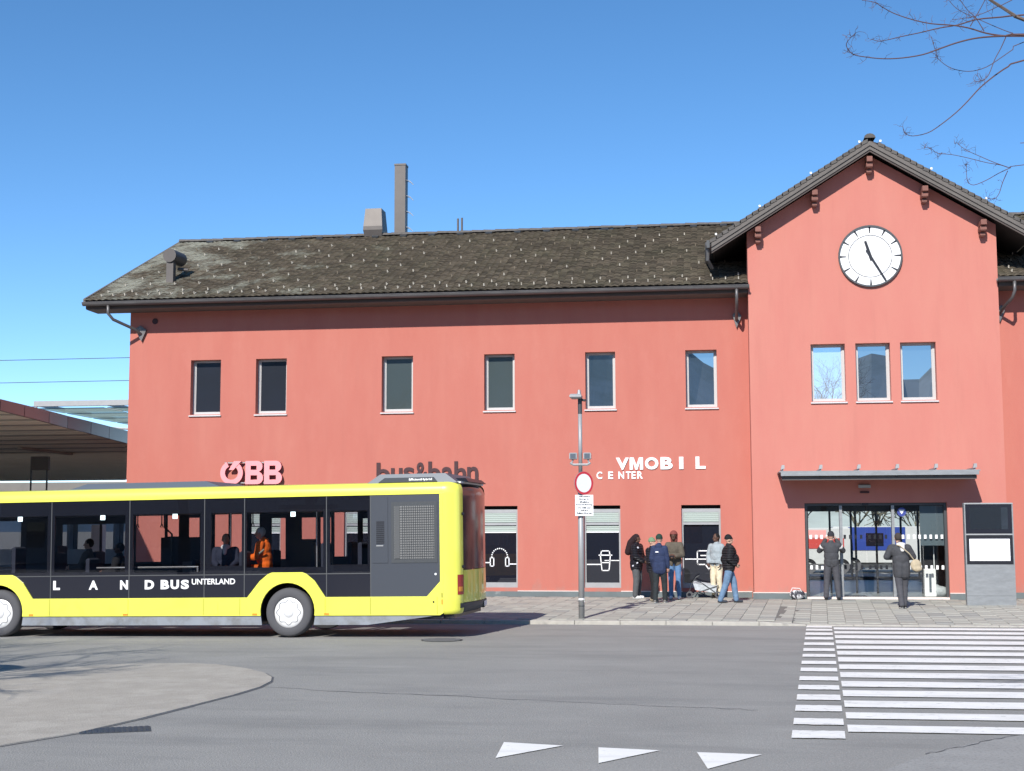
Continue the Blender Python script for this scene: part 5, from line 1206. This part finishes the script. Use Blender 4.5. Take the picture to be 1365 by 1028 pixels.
cl = empty('cleaning_stand', (5.98, 39.15, .238), 'white upright box with thin pole behind the right door glass', 'stand')
MB().bevbox(-.15, .15, -.1, .1, 0, .75, .02).build('box', M['white'], cl); MB().tube((.13, 0, .5), (.13, 0, 1.36), .014).build('pole', M['white'], cl); MB().box(-.03, .03, -.103, -.1, .12, .62).build('label', M['roof_unit'], cl)
b_ = MB(); b_.ell((0, 0, .14), .26, .18, .15, 12, 8); b_.ell((-.1, 0, .22), .14, .12, .12, 10, 6)
o = mobj('bundle', remesh(b_, .02), pm('pale grey fabric', (.42, .45, .47)), None); o.location = (6.24, 39.2, .238); tag(o, 'grey cloth bundle on the floor behind the right door glass', 'bundle')

# passengers
def busw(x, y, z): return bus.matrix_basis @ Vector((x, y, z))
bpy.context.view_layer.update()
sk_ = [((-.10, -.42, .085), (.10, -.42, .085))]
pas = 'passengers inside the bus'
def passenger(x, y, z, face, label, **k):
    p = bus.matrix_world @ Vector((x, y, z))
    return person((p.x, p.y, p.z), label, face, 1.76, seated=True, feet=[(-.1, -.38), (.1, -.38)], knees=[(-.1, -.40, .54), (.1, -.40, .54)], group=pas, **k)
orange = pm('orange safety jacket', (.95, .17, .015), var=.08, vscale=8)
r, d = passenger(-.80, .85, .78, R(-88), 'grey haired passenger in bright orange jacket seen through the bus window', lean=(0, -.06), head=(0, -.06), arms=[((-.24, -.10, .78), (-.16, -.34, .76)), ((.24, -.10, .78), (.16, -.34, .76))], jm=orange, puff=1.5, trousers=pm('orange work trousers', (.6, .12, .02)), shoes=pm('black shoe', (.02, .02, .022)), hat='hair', hatm=pm('grey hair', (.50, .48, .45)), hood='down')
mobj('reflective_band', ring(MB(), 0, .0, .05, .06, -.01, .01, 4).mesh('b') if 0 else MB().path([(.285, .05, .93), (.31, -.0, .88), (.30, -.06, .84)], .022).mesh('b'), pm('grey band', (.3, .28, .22)), r)
r, d = passenger(-1.72, 1.0, .66, R(12), 'passenger with white scarf and dark coat at the far bus window', arms=[((-.24, -.05, .80), (-.1, -.28, .70)), ((.24, -.05, .80), (.1, -.28, .70))], jm=pm('dark navy coat', (.03, .035, .06)), puff=1.5, trousers=pm('black trousers', (.014, .014, .016)), shoes=pm('black shoe', (.02, .02, .022)), hat='hair', hatm=pm('dark brown hair', (.03, .018, .012)))
h_ = MB(); h_.ell((0, -.04, 1.10), .10, .10, .07, 12, 8); h_.cap((0, -.11, 1.08), .05, (0, -.14, .98), .04); mobj('scarf', remesh(h_, .012), pm('white scarf', (.75, .75, .75)), r)
r, d = passenger(-4.28, 1.5, .50, R(-80), 'dark silhouetted passenger with raised collar toward the middle of the bus', lean=(0, -.05), arms=[((-.24, -.10, .78), (-.16, -.34, .76)), ((.24, -.10, .78), (.16, -.34, .76))], jm=pm('black trousers', (.014, .014, .016)), puff=1.5, trousers=pm('black trousers', (.014, .014, .016)), shoes=pm('black shoe', (.02, .02, .022)), hat='hair', hatm=pm('black hair', (.008, .007, .007)), skin=SK2)
r, d = passenger(-5.25, 1.9, .60, R(-80), 'dark haired passenger in grey brown coat at the left bus window', arms=[((-.24, -.10, .78), (-.16, -.34, .76)), ((.24, -.10, .78), (.16, -.34, .76))], jm=pm('grey brown coat', (.12, .10, .09)), puff=1.4, trousers=pm('black trousers', (.014, .014, .016)), shoes=pm('black shoe', (.02, .02, .022)), hat='hair', hatm=pm('black hair', (.008, .007, .007)))

# ------------------------------------------------------------------ bus terminal roof on the left
te = empty('bus_terminal_roof', (-22, 40, 0), 'large flat terminal roof with maroon fascia and slatted soffit at left', 'canopy')
def TE(mb, name, m, par=None):
    o = mb.build(name, m, None, off=(-22, 40, 0)); o.location = (0, 0, 0); o.parent = par or te; return o
edge = [(-16.8, 29.5), (-16.93, 31.55), (-17.25, 33.4), (-17.62, 35.5), (-18.0, 37.4), (-18.4, 39.8), (-18.8, 42), (-19.25, 44.5), (-20.0, 48), (-22, 56), (-27, 66), (-32, 74)]
hts = [.25 + .024 * i for i in range(len(edge))]
for i in range(len(edge) - 1):
    a, b = edge[i], edge[i + 1]; g = .02
    A = Vector(a); Bv = Vector(b); d_ = (Bv - A).normalized(); a2 = A + d_ * g; b2 = Bv - d_ * g
    TE(MB().add([(*a2, 5.0), (*b2, 5.0), (*b2, 5.0 + hts[i + 1]), (*a2, 5.0 + hts[i]), (a2.x - .06, a2.y, 5.0), (b2.x - .06, b2.y, 5.0), (b2.x - .06, b2.y, 5.0 + hts[i + 1]), (a2.x - .06, a2.y, 5.0 + hts[i])], [(0, 1, 2, 3), (7, 6, 5, 4), (0, 4, 5, 1), (3, 2, 6, 7), (1, 5, 6, 2), (0, 3, 7, 4)]), 'fascia_panel', M['terminal'])
poly = [(x - .08, y) for x, y in edge] + [(-60, 74), (-60, 29.5)]
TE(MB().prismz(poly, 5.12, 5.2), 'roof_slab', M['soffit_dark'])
def edge_x(y):
    for (xa, ya), (xb, yb) in zip(edge, edge[1:]):
        if ya <= y <= yb: return xa + (xb - xa) * (y - ya) / (yb - ya)
    return edge[-1][0]
y = 29.6; k = 0
while y < 73.6:
    w_ = .40 + .011 * (y - 30)
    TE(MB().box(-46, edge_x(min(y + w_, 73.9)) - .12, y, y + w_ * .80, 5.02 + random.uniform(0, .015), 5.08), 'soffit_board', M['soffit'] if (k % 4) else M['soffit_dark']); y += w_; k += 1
y = 50.0
while y < 73.5:
    TE(MB().box(-46, edge_x(y + .1) - .3, y, y + .10, 4.83, 5.01), 'soffit_batten', M['batten']); y += 1.75
for xx in range(-44, -19, 4):
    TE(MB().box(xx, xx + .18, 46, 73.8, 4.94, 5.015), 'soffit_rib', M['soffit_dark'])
TE(MB().box(-60, -30, 74.0, 74.2, 4.90, 5.2), 'light_edge', M['white']); 
for xx, yy in ((-22.2, 31.2), (-34, 50), (-36, 66)):
    if xx > -23: TE(MB().tube((xx + 1.1, yy, 0), (xx + 1.1, yy, 5.02), .28, n=16), 'column', M['black'])
    else: TE(MB().tube((xx, yy, 0), (xx, yy, 5.02), .16, n=12), 'column', M['steel'])
bl = empty('terminal_back_building', (-40, 76, 0), 'low grey building wall beyond the bus terminal', 'building')
MB().box(-30, 14, 0, 6, 2.75, 4.85).build('wall', mat('grey cladding', (.19, .18, .165), .8, var=.1), bl)
MB().box(-30, 14, 0, 6, 0, 1.0).build('wall', mat('pale wall', (.5, .5, .5), .8, var=.1), bl); MB().box(-30, 14, .5, 6, 1.0, 2.75).build('window_band', M['pane'], bl)
for k in range(16): MB().box(-30 + k * 2.8, -29.85 + k * 2.8, -.05, .45, 1.0, 2.75).build('mullion', M['steel'], bl)
wp = MB(); wp.box(-22.9, -22.5, 49.8, 50.2, 0, 2.30); tag(wp.build('white_column', M['white']), 'low white square pillar seen through the left bus windows', 'pillar')
# sign board hung below the terminal roof
hb = empty('hanging_timetable', (-22.6, 45.0, 0), 'dark square display on two poles under the terminal roof', 'display')
MB().box(-.32, .32, -.06, .06, 4.15, 4.62).build('panel', mat('grey brown display', (.10, .09, .085), .6), hb); MB().tube((-.33, 0, 0), (-.33, 0, 4.6), .03).build('pole', M['steel_dark'], hb); MB().tube((.25, 0, 0), (.25, 0, 4.2), .03).build('pole', M['steel_dark'], hb)
# platform canopy of glass behind
pc = empty('platform_canopy', (-23, 54, 0), 'pale steel and glass platform roof behind the terminal', 'canopy')
for y in (0, 2.6, 5.2, 7.8, 10.4): MB().box(-4.5, 7.5, y, y + .12, 7.20, 7.42 if y == 0 else 7.34).build('cross_beam', M['steel'], pc)
for x in (-4.5, -1.5, 1.5, 4.5, 7.4): MB().box(x, x + .1, .12, 10.4, 7.22, 7.36).build('long_beam', M['steel'], pc)
gm_ = bpy.data.materials.new('greenish roof glass'); gm_.use_nodes = True
_n = gm_.node_tree; _n.nodes.clear(); _o = _n.nodes.new('ShaderNodeOutputMaterial'); _m = _n.nodes.new('ShaderNodeMixShader'); _t = _n.nodes.new('ShaderNodeBsdfTransparent'); _l = _n.nodes.new('ShaderNodeBsdfTranslucent')
_t.inputs[0].default_value = (.55, .62, .62, 1); _l.inputs[0].default_value = (.45, .52, .48, 1); _m.inputs[0].default_value = .5
_n.links.new(_t.outputs[0], _m.inputs[1]); _n.links.new(_l.outputs[0], _m.inputs[2]); _n.links.new(_m.outputs[0], _o.inputs[0])
for i in range(4):
    for j in range(4): MB().box(-4.38 + i * 3, -1.55 + i * 3, .2 + j * 2.6, 2.55 + j * 2.6, 7.12, 7.14).build('glass_panel', gm_, pc)
MB().path([(-4.4, .05, 7.3), (-4.4, .05, 6.9), (-1.4, .05, 6.3), (7, .05, 5.6)], .05).build('stay', M['steel'], pc)
for x in (-2, 5): MB().tube((x, 6, 0), (x, 6, 7.2), .12).build('column', M['steel'], pc)
for z, ya, nm in ((9.95, 60, 'uppermost'), (8.9, 60, 'middle'), (7.96, 62, 'lowest')):
    tag(MB().path([(-120, ya, z), (-60, ya, z - .05), (-17, ya, z), (60, ya, z)], .016).build('overhead_wire', M['steel_dark']), nm + ' of three overhead railway wires beyond the left building corner', 'wire', 'overhead railway wires')

# ------------------------------------------------------------------ behind the station (seen through the hall)
tg = tag(MB().box(-60, 60, 53.4, 58.5, -.1, .14).build('platform', M['concrete']), 'station platform behind the building', kind='structure')
tn = empty('delivery_van', (8.3, 67, 0), 'white and blue box van seen through the entrance hall', 'van')
vw = mat('dusty van white', (.50, .51, .50), .5, var=.1, vscale=1.5)
MB().bevbox(-2.4, 1.6, 0, 2.0, .45, 2.16, .04).build('body', vw, tn); MB().bevbox(1.62, 2.9, .05, 1.95, .45, 1.75, .15).build('cab', M['white'], tn); MB().box(1.7, 2.5, .03, .049, 1.15, 1.65).build('window', M['shop'], tn)
MB().box(-1.7, .9, -.03, -.002, 1.05, 2.13).build('blue_panel', mat('blue livery', (.02, .05, .26), .4), tn); MB().box(-.9, -.1, -.045, -.031, 1.25, 1.85).build('window', M['shop'], tn)
MB().box(-2.3, 2.8, .1, 1.9, .25, .44).build('chassis', M['steel_dark'], tn)
for x in (-1.5, 2.0): ring(MB(), x, .36, .17, .36, .0, .22, 24).build('wheel', M['tyre'], tn)
tn = empty('small_van', (5.6, 66, 0), 'white van with red stripe left of the blue one behind the hall', 'van')
MB().bevbox(-1.4, 1.0, 0, 1.9, .4, 2.10, .05).build('body', vw, tn); MB().box(-.9, .7, -.03, -.002, 1.15, 1.62).build('red_panel', mat('red livery', (.5, .06, .05), .4), tn)
MB().box(-.9, -.1, -.03, -.002, 1.65, 2.0).build('red_panel', mat('pale red livery', (.8, .35, .33), .4), tn); MB().box(-1.3, .95, .1, 1.8, .22, .39).build('chassis', M['steel_dark'], tn)
for x in (-.9, .6): ring(MB(), x, .34, .16, .34, .0, .2, 24).build('wheel', M['tyre'], tn)

def tube_tree(mb, p, d, L_, r, depth, spread=.55, up=.0, minr=.004):
    n = max(3, int(L_ / .5) + 2); pts = [p]; q = p.copy(); dd = d.copy()
    for i in range(n):
        dd = (dd + Vector((random.gauss(0, .10), random.gauss(0, .10), random.gauss(0, .08) + up))).normalized(); q = q + dd * L_ / n; pts.append(q.copy())
    mb.path(pts, r, max(minr, r * .5), n=5 if r > .03 else 3)
    if depth <= 0: return
    for k in range(random.randint(3, 4)):
        t = random.randint(max(1, n // 3), n); b = pts[t]; a = dd.cross(Vector((random.gauss(0, 1), random.gauss(0, 1), random.gauss(0, 1)))).normalized()
        nd = (dd + a * random.uniform(spread * .6, spread * 1.5)).normalized()
        tube_tree(mb, b, nd, L_ * random.uniform(.55, .8), max(minr, r * .52), depth - 1, spread, up, minr)
def bare_tree(x, y, h, label, group, depth=4, r=.16, m1=None, m2=None, z=0, minr=.006):
    t = empty('bare_tree', (x, y, z), label, 'tree', group)
    tr_ = MB(); tr_.path([(0, 0, -.1), (.03, .02, h * .2), (-.03, 0, h * .36)], r, r * .7, n=9); tr_.build('trunk', m1 or M['bark'], t, smooth=True)
    mb = MB()
    for k in range(5):
        a = 2 * math.pi * k / 5 + random.uniform(-.4, .4); tube_tree(mb, Vector((-.03, 0, h * random.uniform(.28, .36))), Vector((math.cos(a) * .75, math.sin(a) * .75, 1)).normalized(), h * .30, r * .5, depth, .6, .03, minr)
    mb.build('crown', m2 or M['twig'], t); return t
for i in range(7): bare_tree(1.5 + i * 1.9 + random.uniform(-.4, .4), 72 + (i % 3) * 2.5, 6.5 + random.uniform(-.8, 1), 'bare leafless tree behind the vans, seen through the glass of the entrance hall', 'bare trees beyond the platform', 4, .09, M['bark_far'], M['bark_far'], minr=.02)

# ------------------------------------------------------------------ trees in front
tr1 = empty('branching_tree', (5.4, 11.2, 0), 'bare tree at right whose thin hanging twigs enter the upper corner', 'tree')
MB().path([(0, 0, -.1), (.05, 0, 2.2), (.0, .1, 4.4), (-.1, .15, 6.0), (-.2, .2, 8.2)], .17, .07, n=12).build('trunk', M['bark'], tr1, smooth=True)
TW = [
[(1.32, 11.1, 6.33), (1.42, 11.13, 6.32), (1.48, 11.16, 6.29), (1.58, 11.19, 6.24), (1.73, 11.22, 6.19), (1.88, 11.25, 6.16), (2.04, 11.28, 6.15), (2.18, 11.31, 6.13), (2.32, 11.34, 6.09), (2.47, 11.37, 6.07), (2.63, 11.4, 6.07), (3.4, 11.35, 6.0), (5.3, 11.3, 5.4)],
[(1.45, 11.63, 6.19), (1.51, 11.66, 6.18), (1.6, 11.69, 6.2), (1.7, 11.72, 6.23), (1.88, 11.75, 6.27), (2.03, 11.78, 6.31), (2.19, 11.81, 6.34), (2.35, 11.84, 6.39), (2.55, 11.87, 6.41), (2.75, 11.9, 6.43), (3.6, 11.8, 6.4), (5.25, 11.35, 5.9)],
[(1.23, 10.81, 5.96), (1.18, 10.84, 5.92), (1.16, 10.87, 5.88), (1.21, 10.9, 5.82), (1.32, 10.93, 5.8), (1.46, 10.96, 5.79), (1.61, 10.99, 5.8), (1.77, 11.02, 5.83), (1.9, 11.05, 5.88), (2.03, 11.08, 5.93), (2.17, 11.11, 5.97), (2.3, 11.14, 5.99), (2.43, 11.17, 6.0), (2.58, 11.2, 6.01), (3.4, 11.35, 5.9)],
[(1.92, 11.53, 6.15), (1.96, 11.56, 6.02), (1.98, 11.59, 5.98), (2.06, 11.62, 5.92), (2.16, 11.65, 5.89), (2.27, 11.68, 5.89), (2.39, 11.71, 5.93), (2.51, 11.74, 6.01), (2.62, 11.77, 6.09), (2.72, 11.8, 6.16), (3.6, 11.8, 6.4)],
[(2.19, 11.2, 5.65), (2.25, 11.2, 5.65), (2.3, 11.2, 5.7), (2.35, 11.2, 5.82), (2.4, 11.2, 5.91), (2.44, 11.17, 6.0)],
[(1.75, 12.1, 5.56), (1.77, 12.13, 5.51), (1.84, 12.16, 5.49), (1.97, 12.19, 5.52), (2.08, 12.22, 5.59), (2.23, 12.25, 5.71), (2.34, 12.28, 5.82), (2.45, 12.31, 5.94), (2.58, 12.34, 6.05), (2.71, 12.37, 6.14), (2.85, 12.4, 6.2), (3.8, 12.1, 6.3), (5.3, 11.4, 5.6)],
[(2.0, 12.56, 5.49), (2.06, 12.59, 5.49), (2.12, 12.62, 5.45), (2.25, 12.65, 5.44), (2.4, 12.68, 5.41), (2.56, 12.71, 5.37), (2.69, 12.74, 5.35), (2.78, 12.77, 5.33), (2.9, 12.8, 5.36), (4, 12.4, 5.3), (5.35, 11.4, 4.6)],
[(2.32, 12.8, 5.59), (2.4, 12.8, 5.52), (2.53, 12.8, 5.45), (2.65, 12.8, 5.39), (2.77, 12.8, 5.34)],
[(2.4, 12.8, 5.39), (2.4, 12.8, 5.28), (2.41, 12.8, 5.22), (2.46, 12.8, 5.19), (2.57, 12.8, 5.23), (2.68, 12.8, 5.29), (2.79, 12.8, 5.34)],
[(2.58, 12.8, 5.06), (2.64, 12.8, 5.06), (2.68, 12.8, 5.11), (2.71, 12.8, 5.2), (2.76, 12.8, 5.31)],
[(2.3, 11.48, 6.5), (2.4, 11.51, 6.43), (2.5, 11.54, 6.37), (2.6, 11.57, 6.31), (2.68, 11.6, 6.28), (3.4, 11.5, 5.9), (5.3, 11.3, 5.0)],
[(2.03, 11.18, 6.16), (2.16, 11.21, 6.18), (2.28, 11.24, 6.22), (2.4, 11.27, 6.28), (2.52, 11.3, 6.34), (3.4, 11.4, 6.8), (5.2, 11.4, 6.4)],
[(2.12, 11.82, 6.57), (2.19, 11.85, 6.5), (2.29, 11.88, 6.45), (2.41, 11.91, 6.4), (2.55, 11.94, 6.34), (2.67, 11.97, 6.3), (2.77, 12.0, 6.3), (3.8, 12.1, 6.3)],
[(2.36, 11.2, 6.46), (2.3, 11.24, 6.33), (2.25, 11.27, 6.24), (2.19, 11.3, 6.14)],
[(2.15, 11.88, 6.7), (2.23, 11.91, 6.6), (2.3, 11.94, 6.51), (2.37, 11.97, 6.45), (2.44, 12.0, 6.34)]]
for i, tw_ in enumerate(TW):
    thick = .017 if i == 10 else (.0055 if len(tw_) > 11 else .004)
    pts = [Vector(p) - Vector((5.4, 11.2, 0)) for p in tw_]; sm_ = []
    for a, b, c, e in zip([pts[0]] + pts[:-2], pts[:-1], pts[1:], pts[2:] + [pts[-1]]):
        for t in (0, .33, .66): sm_.append(.5 * ((2 * b) + (c - a) * t + (2 * a - 5 * b + 4 * c - e) * t * t + (3 * b - a - 3 * c + e) * t ** 3))
    sm_.append(pts[-1]); mb = MB(); mb.path(sm_, .0022 if i != 10 else .011, thick * (1.6 if len(tw_) > 11 else 1), n=5)
    for _ in range(9 + len(tw_)):                     # little side twigs, thicker towards the tips
        j = min(len(sm_) - 2, int(abs(random.gauss(0, .45)) * len(sm_) * .5)); p = sm_[j]
        if i in (5, 10) and j > 4: continue
        q = p.copy(); dd = Vector((random.gauss(0, 1), random.gauss(0, .6), random.gauss(.2, 1))).normalized(); sp_ = [q.copy()]
        for s_ in range(4): dd = (dd + Vector((random.gauss(0, .5), random.gauss(0, .3), random.gauss(0, .5)))).normalized(); q = q + dd * random.uniform(.01, .03); sp_.append(q.copy())
        mb.path(sp_, .0018, .0011, n=3)
        if random.random() < .6:
            q = sp_[2].copy(); dd = Vector((random.gauss(0, 1), random.gauss(0, .6), random.gauss(0, 1))).normalized(); mb.path([q, q + dd * .02, q + dd * .035 + Vector((0, 0, .01))], .0016, .001, n=3)
    mb.build('branch', M['twig'] if i != 10 else M['bark'], tr1)
mb = MB()
for k in range(9):
    a = random.uniform(-1.2, 1.6); tube_tree(mb, Vector((-.1, .1, random.uniform(5, 8))), Vector((math.cos(a), math.sin(a), .7)).normalized(), 1.6, .05, 4, .6, .02)
for k in range(5): tube_tree(mb, Vector((-.2 * k, .3 * k - .4, 5.0 + k * .1)), Vector((-.5, .9, .1)).normalized(), 1.2, .012, 2, .7, 0)
mb.build('crown', M['twig'], tr1)
random.seed(21)
bare_tree(-13.8, 12.6, 9.6, 'bare tree left of the view casting branch shadows near the bus', None, 4, .2)
bare_tree(-16.5, 15.5, 9.0, 'bare tree farther left along the bus lane', None, 4, .2)
ac = empty('advertising_column', (-12.15, 16.6, gz(-12)), 'round advertising column left of the view', 'advertising column')
MB().tube((0, 0, 0), (0, 0, 2.7), .72, n=32).build('drum', mat('poster drum', (.4, .42, .4), .7, col2=(.2, .25, .3), c2scale=1.5), ac); lathe = MB(); lathe.tube((0, 0, 2.7), (0, 0, 2.82), .82, n=32); lathe.build('cap', M['steel_dark'], ac)

# ------------------------------------------------------------------ what the windows mirror, behind the camera
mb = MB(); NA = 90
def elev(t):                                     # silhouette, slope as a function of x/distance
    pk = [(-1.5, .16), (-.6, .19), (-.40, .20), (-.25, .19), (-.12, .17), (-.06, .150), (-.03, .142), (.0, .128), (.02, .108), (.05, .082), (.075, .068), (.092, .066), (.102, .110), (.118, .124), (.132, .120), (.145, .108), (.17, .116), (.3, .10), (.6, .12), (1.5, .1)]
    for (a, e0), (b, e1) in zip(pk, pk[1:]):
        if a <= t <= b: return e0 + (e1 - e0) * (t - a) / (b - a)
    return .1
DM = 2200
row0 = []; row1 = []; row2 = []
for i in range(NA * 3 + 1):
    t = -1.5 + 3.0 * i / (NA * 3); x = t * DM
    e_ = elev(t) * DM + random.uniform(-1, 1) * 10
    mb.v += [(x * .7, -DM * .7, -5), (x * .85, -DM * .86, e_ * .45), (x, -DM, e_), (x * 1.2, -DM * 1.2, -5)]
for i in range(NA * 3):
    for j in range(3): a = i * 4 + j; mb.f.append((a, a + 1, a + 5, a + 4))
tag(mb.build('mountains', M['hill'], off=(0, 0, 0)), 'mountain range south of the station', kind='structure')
mb = MB()
for i in range(61):
    x = -900 + 30 * i + random.uniform(-5, 5); e_ = 42 + 9 * math.sin(i * .31) + random.uniform(-2.5, 2.5); mb.v += [(x, 1300, -3), (x, 1460, e_), (x, 1700, -3)]
for i in range(60): a = i * 3; mb.f += [(a, a + 3, a + 4, a + 1), (a + 1, a + 4, a + 5, a + 2)]
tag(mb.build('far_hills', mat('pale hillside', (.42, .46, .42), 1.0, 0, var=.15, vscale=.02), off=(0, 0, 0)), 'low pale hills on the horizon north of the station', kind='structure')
hs = empty('reflection_block', (-10, -26, 0), 'added long plastered block behind the viewer that darkens the window reflections', 'building')  # unseen building added to block low reflections and keep the glass dark
MB().box(-42, 30, -12, 0, 0, 6.3).build('wall', mat('shaded plaster', (.32, .31, .29), .9, var=.1), hs)
MB().add([(-43, .8, 6.3), (31, .8, 6.3), (31, -6, 8.6), (-43, -6, 8.6), (-43, -12.8, 6.3), (31, -12.8, 6.3)], [(0, 1, 2, 3), (3, 2, 5, 4), (0, 3, 4), (1, 5, 2)]).build('roof', M['sheet'], hs)
for k in range(16):
    for z in (1.0, 3.9): MB().box(-40 + k * 4.4, -38.7 + k * 4.4, .002, .05, z, z + 1.6).build('window', M['shop'], hs)
